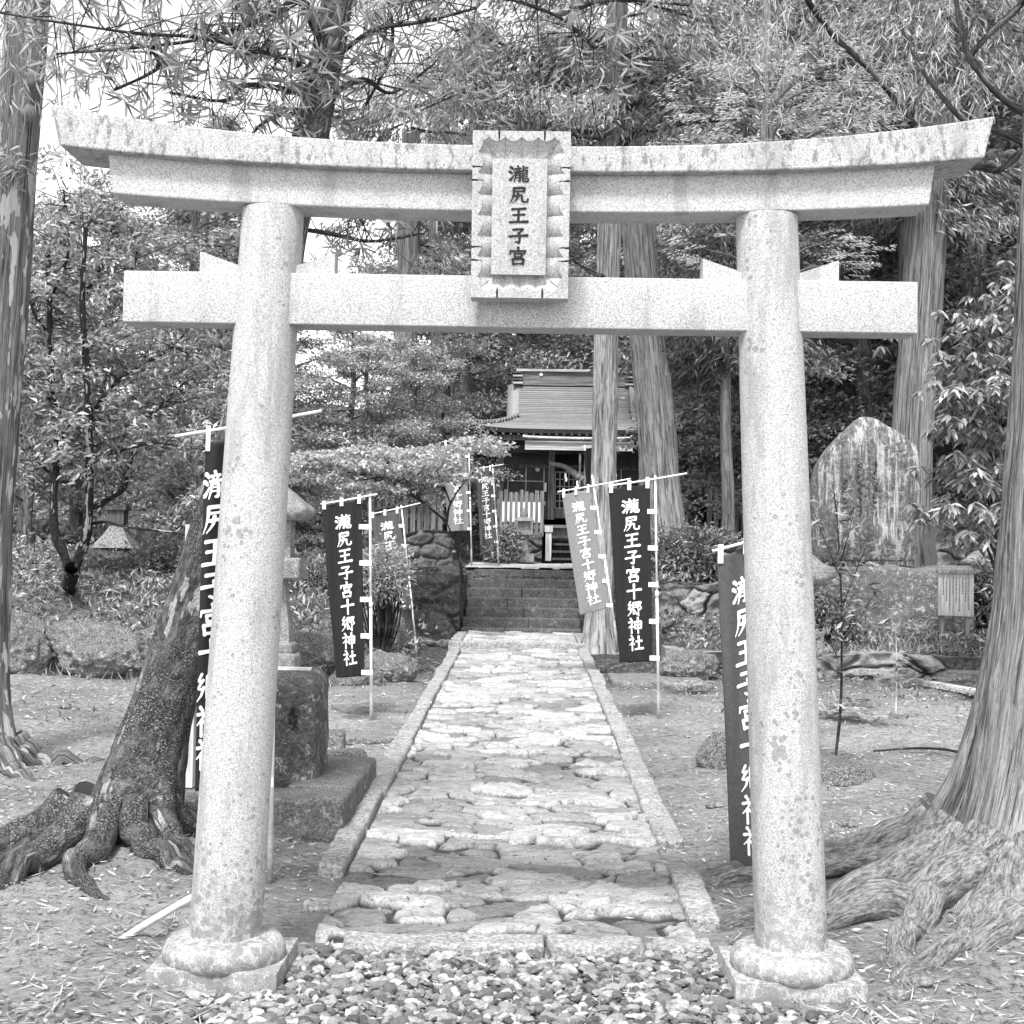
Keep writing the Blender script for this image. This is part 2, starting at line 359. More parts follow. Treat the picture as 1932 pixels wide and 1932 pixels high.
def paved(name, base, joint=0.035):
    m, N, L, P = mat(name); v = coords(N, L); t = attr(N, 'tone'); j = attr(N, 'joint')
    a = noise(N, L, coords(N, L, (1, 2.2, 1)), 9, 7, 0.75); b = noise(N, L, coords(N, L, (1, 2.6, 1)), 55, 5, 0.8)
    c = ramp(N, L, t, [(0, base*0.7), (0.12, base*1.0), (0.5, base*1.45), (1, base*1.9)]); c = mix(N, L, 1.0, c, ramp(N, L, a, [(0.25, 0.5), (0.5, 0.9), (0.7, 1.0)]), 'MULTIPLY')
    c = mix(N, L, 1.0, c, ramp(N, L, b, [(0.2, 0.2), (0.45, 0.85), (0.65, 1.0)]), 'MULTIPLY')
    c = mix(N, L, ramp(N, L, j, [(0.35, 0), (0.85, 0.95)]), c, joint)
    fin(N, L, P, c, 0.72, 0.35); bump(N, L, P, mth(N, L, 'ADD', a, mth(N, L, 'MULTIPLY', b, 0.7)), 0.8, 0.02); return m
def soil(name):
    m, N, L, P = mat(name); v = coords(N, L); a = noise(N, L, v, 1.1, 6, 0.65); b = noise(N, L, coords(N, L, (1, 1.8, 1)), 16, 7, 0.8); d = noise(N, L, coords(N, L, (1, 2.2, 1)), 70, 4, 0.8)
    c = ramp(N, L, a, [(0.3, 0.40), (0.5, 0.52), (0.7, 0.62)]); c = mix(N, L, 1.0, c, ramp(N, L, b, [(0.22, 0.45), (0.5, 0.85), (0.7, 1.0)]), 'MULTIPLY')
    c = mix(N, L, 1.0, c, ramp(N, L, d, [(0.22, 0.18), (0.42, 0.85), (0.7, 1.0)]), 'MULTIPLY')
    ge = N.new('ShaderNodeNewGeometry'); sx = N.new('ShaderNodeSeparateXYZ'); L.new(ge.outputs['Position'], sx.inputs[0])
    hill = ramp(N, L, mth(N, L, 'MULTIPLY', mth(N, L, 'ADD', sx.outputs[1], mth(N, L, 'MULTIPLY', a, 3.0)), 0.02), [(0.30, 0), (0.36, 1)])   # leaf-mould and moss beyond the yard
    c = mix(N, L, hill, c, ramp(N, L, b, [(0.35, 0.02), (0.5, 0.07), (0.66, 0.2)]))
    fin(N, L, P, c, 0.9, 0.2); bump(N, L, P, mth(N, L, 'ADD', b, mth(N, L, 'MULTIPLY', d, 0.6)), 0.9, 0.03); return m

GRAN = granite('granite', 0.37); GRAN_P = granite('granite_pillar', 0.37, spots=True); GRAN_K = granite('granite_weathered', 0.35, mottled=0.8); GRAN_B = granite('granite_base', 0.34, spots=True, mottled=0.25)
INK = plain('black_paint', 0.012, 0.6, 0.2)
STEPM = stone('step_stone', 0.115, 0.3, 0.35, 1.0, light=0.5); WALLM = stone('mossy_wall_stone', 0.085, 0.35, 0.8, 1.0); RUBBLE = paved('rubble_wall_stone', 0.24, 0.03)
ROCKM = stone('mossy_rock', 0.20, 0.8, 0.9, 1.0); DARKST = stone('basin_stone', 0.10, 0.75, 0.35, 1.0, streak=False, light=0.5); SLABM = stone('slab_stone', 0.20, 0.3, 0.3, 1.0)
LANT = stone('lantern_stone', 0.26, 0.5, 0.3, 1.4); MONU = stone('monument_stone', 0.13, 0.6, 0.0, 0.5, streak=True, light=0.45)
PAVE = paved('flagstones', 0.36); KERBM = stone('kerb_stone', 0.34, 0.3, 0.15, 1.0, light=0.55); SOIL = soil('trodden_soil')
BARK_C = bark('cedar_bark', 0.38, 0.8, 0.6, 0, 1.3, 1.0); BARK_D = bark('cedar_bark_grey', 0.24, 0.6, 0.0, 0, 1.3, 1.0); BARK_L = bark('cedar_bark_flecked', 0.20, 0.8, 0.85, 0, 1.9, 0.9)
BARK_M = bark('mossy_bark', 0.10, 3.0, 0.5, 0.85, 0.6, 0.8); BARK_R = bark('ridged_bark', 0.30, 1.0, 0.3, 0, 2.2, 1.0); BARK_RT = bark('root_bark', 0.33, 7.0, 0.0, 0, 1.6, 0.25); TWIG = bark('branch_bark', 0.05, 3, 0.3, 0, 1.0, 0.6)
BARK_F = bark('forest_bark', 0.20, 0.7, 0.3, 0, 0.8, 0.8)
LF_BG = leaf('forest_leaf', 0.12, 0.72, 0.45, 0.4); LF_BROAD = leaf('broad_leaf', 0.15, 0.80, 0.35, 0.4); LF_DARK = leaf('dark_leaf', 0.08, 0.52, 0.32, 0.3)
LF_LONG = leaf('narrow_leaf', 0.10, 0.66, 0.35, 0.5); LF_CEDAR = leaf('cedar_spray', 0.12, 0.72, 0.6, 0.4, 0.3); LF_MAPLE = leaf('maple_leaf', 0.25, 0.80, 0.45, 0.45)
LF_UND = leaf('undergrowth_leaf', 0.08, 0.65, 0.4, 0.35); LF_GLOSS = leaf('glossy_leaf', 0.08, 0.52, 0.25, 0.3, 0.7); LF_LITT = leaf('litter', 0.05, 0.66, 0.7, 0.1, 0.2)
CLOTH_D = plain('dark_banner_cloth', 0.018, 0.8, 0.15, 60, 0.2); CLOTH_M = plain('grey_banner_cloth', 0.075, 0.8, 0.15, 60, 0.2); CLOTH_L = plain('pale_banner_cloth', 0.20, 0.8, 0.15, 60, 0.2)
WHITE = plain('white_print', 0.85, 0.8, 0.04, 30, 0.2); POLE = plain('white_pole', 0.75, 0.5, 0.1, 30, 0.4); PSTEEL = plain('grey_pole_foot', 0.22, 0.5, 0.2, 30)
WOODD = wood('weathered_dark_wood', 0.075); WOODM = wood('weathered_wood', 0.17); WOODH = wood('weathered_wood_rail', 0.14, 'x'); WOODL = wood('pale_board', 0.42, 'x', 0.7, 0.35); PALE = wood('pale_post', 0.48, 'z', 0.7, 0.4)
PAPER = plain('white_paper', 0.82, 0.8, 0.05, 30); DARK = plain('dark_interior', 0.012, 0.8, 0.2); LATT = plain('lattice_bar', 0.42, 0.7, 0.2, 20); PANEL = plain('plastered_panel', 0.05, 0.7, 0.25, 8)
WATER = plain('basin_water', 0.01, 0.05, 0.1, 4, 0.6); BAMB = plain('bamboo', 0.55, 0.5, 0.25, 14)
def roofmat():
    m, N, L, P = mat('roof_shingle'); v = coords(N, L, (3, 3, 3)); n = noise(N, L, v, 6, 6, 0.75); n2 = noise(N, L, coords(N, L, (2, 30, 30)), 1.5, 4, 0.7)
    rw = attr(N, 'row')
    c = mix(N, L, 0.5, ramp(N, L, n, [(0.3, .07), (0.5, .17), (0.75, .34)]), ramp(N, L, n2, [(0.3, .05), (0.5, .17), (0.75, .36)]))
    c = mix(N, L, 1.0, mix(N, L, .5, c, .34), ramp(N, L, rw, [(0, .12), (.45, .5), (1, 1)]), 'MULTIPLY')      # step shade between courses painted into the colour, paler toward each butt edge
    fin(N, L, P, c, 0.6, 0.4); bump(N, L, P, n2, 0.5, 0.02); return m
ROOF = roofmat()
# ------------------------------------------------------------------ leaves, trunks, limbs
def leaves(mb, P, D, N, L, W, kind='kite', droop=0.15, fold=0.18):
    P = np.asarray(P, float); n = len(P); D = unit(np.broadcast_to(D, (n, 3)).astype(float)); N = np.broadcast_to(N, (n, 3)).astype(float)
    S = np.cross(D, N); bad = np.linalg.norm(S, axis=1) < 1e-3; S[bad] = np.cross(D[bad], [1.0, 0.3, 0.2]); S = unit(S); N = np.cross(S, D)
    L = np.broadcast_to(L, (n,))[:, None]; W = np.broadcast_to(W, (n,))[:, None]
    if kind == 'kite':
        V = np.stack([P, P+D*L*0.45+S*W*0.5+N*W*fold, P+D*L-N*L*droop, P+D*L*0.45-S*W*0.5+N*W*fold], 1); b = np.arange(n)[:, None]*4
        return mb.add(V.reshape(-1, 3), np.concatenate([b+[0, 1, 2], b+[0, 2, 3]]))
    q = lambda t: P+D*L*t-N*L*droop*t*t*1.6
    V = np.stack([P, q(.3)+S*W*.5, q(.3)-S*W*.5, q(.7)+S*W*.42, q(.7)-S*W*.42, q(1.0)], 1); b = np.arange(n)[:, None]*6
    mb.add(V.reshape(-1, 3), np.concatenate([b+[0, 1, 2], b+[3, 5, 4]]))
    mb.f.append((b+[1, 3, 4, 2])+mb.n-len(V)*6); return mb
def clump(rng, mb, C, D, k, spread, L, W, up=0.8, out=0.6, droop=0.15, kind='kite', down=0.0):
    """k leaves round every centre, pointing roughly along D, blades roughly level"""
    C = np.asarray(C, float); n = len(C)*k; C2 = np.repeat(C, k, 0); D2 = np.repeat(np.broadcast_to(D, C.shape), k, 0)
    sp = np.asarray(spread, float)*np.ones(3); P = C2+rng.normal(size=(n, 3))*sp
    d = unit(unit(D2)*out+rng.normal(size=(n, 3))*np.array([.6, .6, .35])+np.array([0, 0, -down])); nn = unit(rng.normal(size=(n, 3))*0.55+np.array([0, 0, up]))
    s = rng.uniform(0.65, 1.25, n); return leaves(mb, P, d, nn, L*s, W*s*rng.uniform(.8, 1.2, n), kind, droop)
def big_trunk(mb, pts, rads, sides=48, rows=90, ridge=0.05, k=9, flare=None, seed=0, zs=1.2):
    P = spline(pts, rows); t = np.linspace(0, 1, rows); r = np.interp(t, np.linspace(0, 1, len(rads)), rads)
    T = unit(np.gradient(P, axis=0)); A = unit(np.cross(T, [0, 1.0, 0.01])); B = np.cross(T, A); th = np.arange(sides)*2*math.pi/sides
    s = np.r_[0, np.cumsum(np.linalg.norm(np.diff(P, axis=0), axis=1))][:, None]
    cx, sx = np.cos(th)[None], np.sin(th)[None]
    rr = r[:, None]*(1+ridge*fbm(cx*k*.5+0*s, sx*k*.5+0*s, s*zs, seed, 4, .6)+ridge*0.7*vnoise(cx*k*1.6+0*s, sx*k*1.6+0*s, s*zs*.6, seed+5))
    if flare:
        amp, hh, nl, ph = flare; lob = 0.45+0.55*np.cos(nl*th+ph+0.6*np.sin(2*th+ph))[None]; rr = rr+amp*np.exp(-s/hh)*(0.35+0.65*np.clip(lob, 0, 1)**1.3)
    V = P[:, None]+rr[..., None]*(A[:, None]*cx[..., None]+B[:, None]*sx[..., None])
    i = np.arange(rows-1)[:, None]; j = np.arange(sides)[None]; jn = (j+1) % sides; o = np.ones((rows, sides)); rm = rads[len(rads)//2]
    return mb.add(V.reshape(-1, 3), np.stack([i*sides+j, i*sides+jn, (i+1)*sides+jn, (i+1)*sides+j], -1).reshape(-1, 4), ca=(o*cx*rm).ravel(), sa=(o*sx*rm).ravel(), sl=(s*o+seed*3.1).ravel())
def root(mb, x, y, az, length, r0, seed, h0=0.25, wig=0.5):
    rng = np.random.default_rng(seed); n = 14; t = np.linspace(0, 1, n); a = az+wig*np.cumsum(rng.normal(size=n))*0.22; st = length/n
    X = x+np.cumsum(np.cos(a))*st; Y = y+np.cumsum(np.sin(a))*st; rad = r0*(1-t)**0.8+0.012
    Z = zg(X, Y)+rad*0.15*(1-t)-0.025*t+h0*np.exp(-t*5)+0.03*rng.normal(size=n)*np.sin(t*3.1)*(r0/0.1)
    p = spline(np.c_[X, Y, Z], 40); tube(mb, p, np.interp(np.linspace(0, 1, 40), t, rad), 14, True, 0.13, seed)
def limb(mb, pts, r0, r1, sides=7, n=16, lump=0.25, seed=0):
    p = spline(pts, n); tube(mb, p, np.linspace(r0, r1, n), sides, False, lump, seed); return p
def rosettes(rng, mbw, mbl, path, n, spread, L, W, k=13, t0=0.1, tw=0.0035, sag=0.1, kind='long', drp=0.35):
    path = np.asarray(path)
    for _ in range(n):
        b = path[int(rng.uniform(t0, 0.999)*len(path))]; off = rng.normal(size=3)*spread; c = b+off
        tube(mbw, spline([b, b+off*0.5+[0, 0, 0.05], c], 6), np.linspace(tw, tw*.5, 6), 4, False)
        ax = unit((off+np.array([0, 0, -sag]))[None])[0]; kk = int(k*rng.uniform(.7, 1.2)); th = rng.uniform(0, 6.28, kk); e = unit(np.cross(ax, [0.3, 0.2, 1.0])[None])[0]; g = np.cross(ax, e)
        rad = np.cos(th)[:, None]*e+np.sin(th)[:, None]*g; al = rng.uniform(0.1, 0.9, kk)[:, None]; D = unit(rad+ax*al)
        leaves(mbl, c+ax*rng.uniform(-.05, .03, kk)[:, None], D, unit(ax*1.0+np.array([0, 0, .5])+0*D), L*rng.uniform(.7, 1.15, kk), W, kind, drp*rng.uniform(.4, 1.2))

def forest_tree(seed, H, Rc, cb, nl, style):
    """wood and leaves of one tree at the origin"""
    rng = np.random.default_rng(seed); W = MB(); Lf = MB()
    n = 10; zz = np.linspace(0, H, n); wob = np.cumsum(rng.normal(size=(n, 2))*0.07, 0); P = np.c_[wob-wob[0], zz]; P[:, 2] -= 0.4*(zz == 0)
    r0 = 0.022*H; big_trunk(W, P, [r0, r0*.85, r0*.6, r0*.12], 14, 24, .05, 6, (r0*.7, .5, 4, seed), seed)
    C = []; D = []
    for i in range(nl):
        f = (i+.5)/nl; h = cb*H+(1-cb)*H*f*0.97; az = i*2.4+rng.uniform(-.5, .5)
        prof = (1-f)**0.6*0.95+0.12 if style == 'cedar' else (math.sin(math.pi*(0.18+0.78*f)))**0.7
        ln = Rc*prof*rng.uniform(.75, 1.2); b = np.array([np.interp(h, P[:, 2], P[:, 0]), np.interp(h, P[:, 2], P[:, 1]), h]); d = np.array([math.cos(az), math.sin(az), 0])
        rise = -0.15 if style == 'cedar' else rng.uniform(.1, .55)
        t = np.linspace(0, 1, 7)[:, None]; p = b+d*ln*t+np.array([0, 0, 1])*(ln*rise*t-ln*0.28*t*t)+rng.normal(size=(7, 3))*0.05*ln*t
        tube(W, p, np.linspace(r0*.22+.01, .008, 7), 5, False)
        for j in range(8):
            tt = rng.uniform(.25, 1); q = p[int(tt*6)]; a2 = az+rng.choice([-1, 1])*rng.uniform(.4, 1.1); sl_ = ln*rng.uniform(.2, .42)*(1.25-tt*.6)
            e = np.array([math.cos(a2), math.sin(a2), rng.uniform(-.35, .25) if style != 'cedar' else rng.uniform(-.6, -.1)])
            s = np.linspace(.15, 1, 4)[:, None]; pts = q+e*sl_*s; C.append(pts); D.append(np.repeat(e[None], 4, 0))
    C = np.concatenate(C); D = np.concatenate(D)
    if style == 'cedar': clump(rng, Lf, C, D, 16, (.22, .22, .12), .24, .04, .6, .9, .35, 'kite', .35)
    elif style == 'fine': clump(rng, Lf, C, D, 22, (.24, .24, .09), .11, .055, 1.0, .6, .2)
    else: clump(rng, Lf, C, D, 20, (.27, .27, .12), .15, .058, .9, .6, .3)
    return W, Lf

# ------------------------------------------------------------------ the setting
def setting():
    q = lambda a, b, s: np.arange(a, b, s)
    xs = np.unique(np.round(np.r_[q(-90, -20, 5), q(-20, -6, .5), q(-6, -2.5, .1), q(-2.5, 2.5, .035), q(2.5, 5, .07), q(5, 9, .15), q(9, 20, .6), q(20, 91, 5)], 4))
    ys = np.unique(np.round(np.r_[q(-25, 2, 2.5), q(2, 4, .2), q(4, 9, .035), q(9, 16.5, .07), q(16.5, 23, .08), q(23, 40, .35), q(40, 70, 1.2), q(70, 130, 5)], 4))
    X, Y = np.meshgrid(xs, ys); Z = zg(X, Y); near = ss(26, 16, Y); Z = Z+0.012*near*fbm(X*9, Y*9, 0, 31, 3)*ss(0.95, 1.15, np.abs(X+.06))
    tag(MB().add(np.stack([X, Y, Z], -1).reshape(-1, 3), grid_faces(len(xs), len(ys))).build('ground', SOIL), kind='structure')
    # flagged path
    us = np.linspace(-0.85, 0.735, 170); v = [5.725]
    while v[-1] < 20.8: v.append(v[-1]+0.0017*v[-1])
    vs_ = np.array(v); U, V, h, ID, J = paving(us, vs_, 0.30, 0.20, 11, 0.034, 0.026, 0.13, 1.0, 0.25)
    h[0] = h[:, 0] = h[:, -1] = -.09
    Z = 0.0235*np.clip(V-5.2, 0, 15.8)-0.015+h+0.075*ss(18.86, 18.88, V)
    tag(MB().add(np.stack([U, V, Z], -1).reshape(-1, 3), grid_faces(len(us), len(vs_)), tone=ID.ravel(), joint=J.ravel()).build('path', PAVE), kind='structure')
    # kerbs
    rng = np.random.default_rng(4); K = MB()
    for side, y0 in ((-1, 6.72), (1, 5.95)):
        y = y0
        while y < 18.8:
            l = rng.uniform(.45, 1.05); x = (-0.925 if side < 0 else 0.80)+rng.uniform(-.012, .012); zc = float(0.0235*max(0, y+l/2-5.2))
            if not (side > 0 and 6.6 < y < 6.9): block(K, (x, y+l/2, zc-0.03+rng.uniform(-.012, .012)), (0.068+rng.uniform(-.006, .008), l/2-.012, 0.075), .018, .008, 7, int(y*50)+side, 12, rng.uniform(-.012, .012), 0, (rng.uniform(-.05, .05), 0.0235))
            y += l
    for (x0, x1, yy, zt, sd) in ((-.71, .10, 5.665, .03, 1), (.115, .50, 5.655, .035, 2), (.52, .80, 5.76, .01, 3), (-.97, -.76, 6.25, .02, 5)): block(K, ((x0+x1)/2, yy, zt-.07), ((x1-x0)/2, .085, .08), .02, .012, 7, sd, 12)
    block(K, (-.06, 18.83, .33), (.97, .07, .10), .015, .008, 6, 9, 20)
    for y in (19.4, 20.3):
        for x in (-.93, .81): block(K, (x, y, .37), (.075, .42, .09), .02, .01, 6, int(y*9), 10)
    tag(K.build('kerb', KERBM), kind='structure')
    # landing above the steps
    us = np.linspace(-1.0, 1.15, 60); vs_ = np.linspace(22.45, 25.6, 80); U, V, h, ID, J = paving(us, vs_, .5, .4, 23, .02, .012, .1)
    tag(MB().add(np.stack([U, V, TERR+0.02*(V-22.5)+.012+h], -1).reshape(-1, 3), grid_faces(60, 80), tone=0.55+0.45*ID.ravel(), joint=J.ravel()*.6).build('pavement', PAVE), kind='structure')

def gravel():
    rng = np.random.default_rng(8); base = []
    for k in range(10):
        v, f = icos(1); d = unit(rng.normal(size=(9, 3))); c = rng.uniform(.38, .9, 9); r = np.ones(len(v))
        for j in range(9): dp = v@d[j]; r = np.where(dp > .1, np.minimum(r, c[j]/np.maximum(dp, .1)), r)
        base.append(v*r[:, None]*np.array([1.15, rng.uniform(.6, .95), rng.uniform(.4, .75)]))
    M = MB(); n = 0; f0 = icos(1)[1]
    while n < 6200:
        x = rng.uniform(-1.75, 1.75); y = rng.uniform(4.35, 5.66); e = abs(x+.04)
        if e > .96 and y > 5.0+.04*math.sin(x*9): continue
        if 0.84 < abs(x+.04) < 1.36 and 5.04 < y: continue
        if e > 1.42 and rng.random() > max(0, .55-(e-1.42)*1.6): continue
        if y > 5.56 and -.72 < x < .5: continue
        s = rng.uniform(.015, .034)*(1.35 if rng.random() < .12 else 1); a = rng.uniform(0, 6.28); v = base[rng.integers(10)]*s
        t = rng.normal()*.35; v = np.c_[v[:, 0], v[:, 1]*math.cos(t)-v[:, 2]*math.sin(t), v[:, 1]*math.sin(t)+v[:, 2]*math.cos(t)]
        v = np.c_[v[:, 0]*math.cos(a)-v[:, 1]*math.sin(a), v[:, 0]*math.sin(a)+v[:, 1]*math.cos(a), v[:, 2]]
        M.add(v+[x, y, -.022+rng.uniform(0, .032)], f0); n += 1
    m, N, L, P = mat('gravel_stone'); g = N.new('ShaderNodeNewGeometry'); c = ramp(N, L, g.outputs['Random Per Island'], [(0, .07), (.4, .20), (.75, .32), (1, .55)])
    b = noise(N, L, coords(N, L), 90, 4, .8); c = mix(N, L, .55, c, mix(N, L, 1.0, c, ramp(N, L, b, [(.3, .3), (.7, 1.0)]), 'MULTIPLY')); fin(N, L, P, c, .7, .35); bump(N, L, P, b, .6, .008)
    o = M.build('gravel', m, None, False); tag(o, 'loose grey gravel strewn across the front of the gate', 'gravel', kind='stuff')

def litter():
    rng = np.random.default_rng(12); n = 60000; x = rng.uniform(-5.8, 5.6, n); y = 4.5+13*rng.random(n)**1.5; on = (np.abs(x+.06) < .9) & (y > 5.7)
    keep = (~on) | (rng.random(n) < .12); keep &= ~((np.abs(np.abs(x+.04)-1.1) < .25) & (y > 5.02) & (y < 5.52)); x, y = x[keep], y[keep]; n = len(x); on = (np.abs(x+.06) < .9) & (y > 5.7)
    z = zg(x, y)+.012+np.where(on, .045, 0.0)+.012*fbm(x*9, y*9, 0, 31, 3)*(~on); a = rng.uniform(0, 6.28, n)
    D = np.c_[np.cos(a), np.sin(a), rng.normal(size=n)*.10]; N_ = np.c_[rng.normal(size=(n, 2))*.35, np.ones(n)]
    M = MB(); k = rng.random(n); i = k < .35; leaves(M, np.c_[x, y, z][i], D[i], N_[i], rng.uniform(.04, .12, i.sum()), rng.uniform(.003, .007, i.sum()), 'long', -.12)
    i = ~i; leaves(M, np.c_[x, y, z][i], D[i], N_[i], rng.uniform(.015, .055, i.sum()), rng.uniform(.006, .018, i.sum()), 'kite', -.1)
    tag(M.build('leaf_litter', LF_LITT), 'pale fallen needles and dry leaves scattered on the ground', 'fallen leaves', kind='stuff')
def undergrowth():
    rng = np.random.default_rng(15); M = MB()
    def sc(n, x0, x1, y0, y1, fn, k, sp, L, W, up=.6, hz=.05):
        x = rng.uniform(x0, x1, n); y = rng.uniform(y0, y1, n); m = fn(x, y) & (vnoise(x*1.1, y*1.1, 2, 44)+rng.normal(size=n)*.35 > -.15); x, y = x[m], y[m]; P = np.c_[x, y, zg(x, y)+hz]
        clump(rng, M, P, np.array([0, -.2, .6]), k, (.09, .09, .05), L, W, up, .5, .3)
    off = lambda x, y: np.abs(x) > 1.35
    sc(2600, -9, -1.5, 14.2, 21.5, off, 9, .1, .10, .035); sc(1500, 1.8, 8, 16.1, 20, off, 9, .1, .10, .035)
    sc(400, 1.6, 6.5, 12.5, 15.9, lambda x, y: x > 1.6+.2*np.sin(y*3), 5, .1, .06, .02); sc(260, -6, -2.4, 11, 14.4, lambda x, y: x < -2.2, 5, .1, .06, .02)
    sc(5200, -16, 15, 23, 38, lambda x, y: (np.abs(x-.8) > 2.6) | (y > 30), 12, .2, .18, .07, .7, .12); sc(2500, 4, 14, 19.8, 28, lambda x, y: x > 3.5+.1*(y-19), 12, .2, .16, .06, .7, .12)
    # grass blades on the banks
    n = 9000; x = np.r_[rng.uniform(-8, -1.6, n), rng.uniform(1.9, 6.8, n)]; y = np.r_[rng.uniform(13.9, 18.5, n), rng.uniform(15.9, 18.6, n)]; P = np.c_[x, y, zg(x, y)-.01]
    leaves(M, P, np.c_[rng.normal(size=(2*n, 2))*.6, np.ones(2*n)], rng.normal(size=(2*n, 3)), rng.uniform(.05, .16, 2*n), .010, 'long', .5)
    tag(M.build('undergrowth', LF_UND), 'low leafy undergrowth and moss covering the banks and slope', 'undergrowth', kind='stuff')

# ------------------------------------------------------------------ brush lettering
GLYPH = {
 '瀧': '8,10 15,15 21,24|12,7;3,36 9,40 16,48|12,7;5,84 13,74 24,56|12,4;43,3 47,14|9,8;29,19 58,16|7,8;36,23 41,31|8,6;53,21 47,32|8,5;25,37 61,34|8,9;32,45 31,70 24,94|8,4;32,46 54,43 55,70 54,90 47,88|8,7;34,57 52,56|6,6;34,70 52,69|6,6;70,4 70,27|8,8;71,15 92,12|7,8;66,30 90,27 88,42|7,7;67,44 89,42|7,7;68,45 66,72 71,90 94,92 97,76|8,6;74,55 90,53|6,7;74,66 90,65|6,7;74,77 90,76|6,7',
 '尻': '24,13 78,10 75,31|10,10;26,33 76,30|8,9;25,12 24,46 17,74 5,97|11,3;46,42 43,68 33,84 20,97|10,3;30,58 67,53 64,76 72,92 94,90 95,73|9,7',
 '王': '17,15 83,11|10,12;23,49 78,45|9,11;50,13 49,86|11,11;6,90 95,86|10,13',
 '子': '24,15 76,11 52,35|10,7;51,34 57,58 55,93 38,84|11,7;6,54 95,47|10,12',
 '宮': '50,0 52,14|12,10;14,21 9,38|11,6;15,22 90,19 79,37|9,7;32,35 34,55|9,9;32,36 70,34 67,54|8,9;34,56 66,54|8,8;51,56 45,65|8,6;23,67 28,98|10,10;23,68 79,65 74,97|9,10;28,95 74,93|9,9',
 '十': '8,45 94,39|11,13;51,4 50,98|13,10',
 '郷': '23,4 9,27 25,29|8,6;28,24 7,52 28,54|8,6;30,48 22,74 3,95|9,3;41,12 62,10 61,43|7,8;42,27 60,26|6,6;42,42 60,41|6,6;41,13 40,88 58,76|8,5;45,55 64,88|7,8;73,11 94,9 82,31 96,48 82,60|8,6;74,9 75,98|9,7',
 '神': '19,2 28,14|11,9;6,27 37,23 24,44 5,62|9,4;23,46 23,98|10,9;28,48 40,61|9,6;48,25 50,70|9,9;48,26 91,23 88,68|9,9;51,46 87,44|8,8;51,68 87,66|8,8;69,0 69,100|11,8',
 '社': '19,2 28,14|11,9;6,27 37,23 24,44 5,62|9,4;23,46 23,98|10,9;28,48 40,61|9,6;52,42 90,38|10,11;70,8 70,88|11,10;44,91 99,86|10,12'}
def glyph_strokes(ch, fat=1.0):
    out = []
    for i, s in enumerate(GLYPH[ch].split(';')):
        p, wd = s.split('|'); P = np.array([[float(c) for c in q.split(',')] for q in p.split()]); w0, w1 = (float(c)*fat for c in wd.split(','))
        n = 12 if len(P) > 2 else 8
        if len(P) > 2:      # keep corners of the brush path
            seg = np.linalg.norm(np.diff(P, axis=0), axis=1); u = np.r_[0, np.cumsum(seg)]/seg.sum(); t = np.linspace(0, 1, 22); S = np.c_[np.interp(t, u, P[:, 0]), np.interp(t, u, P[:, 1])]
            S[1:-1] = (S[:-2]+2*S[1:-1]+S[2:])/4; n = 22
        else: S = spline(np.c_[P, np.zeros(2)], n)[:, :2]
        T = unit(np.gradient(S, axis=0)); Nn = np.c_[-T[:, 1], T[:, 0]]; t = np.linspace(0, 1, n)
        w_ = (w0+(w1-w0)*t)*(1-0.22*np.sin(math.pi*np.clip(t*1.0, 0, 1))*(len(P) == 2)); 
        S = np.vstack([S[:1]-T[:1]*w0*.38, S, S[-1:]+T[-1:]*w1*.38]); Nn = np.vstack([Nn[:1], Nn, Nn[-1:]]); w_ = np.r_[w0*.45, w_, w1*.45]
        out.append((S+Nn*w_[:, None]/2, S-Nn*w_[:, None]/2))
    return out
def lettering(mb, text, place, fat=1.0):
    """place(i, x, y, k) -> world points for glyph i, cell coordinates 0..100; k lifts each stroke a hair so none share a plane"""
    k = 0
    for i, ch in enumerate(text):
        for A, B in glyph_strokes(ch, fat):
            n = len(A); PA, PB = place(i, A[:, 0], A[:, 1], k), place(i, B[:, 0], B[:, 1], k); k = (k+1) % 25
            j = np.arange(n-1); mb.add(np.vstack([PA, PB]), np.stack([j, j+1, n+j+1, n+j], -1))

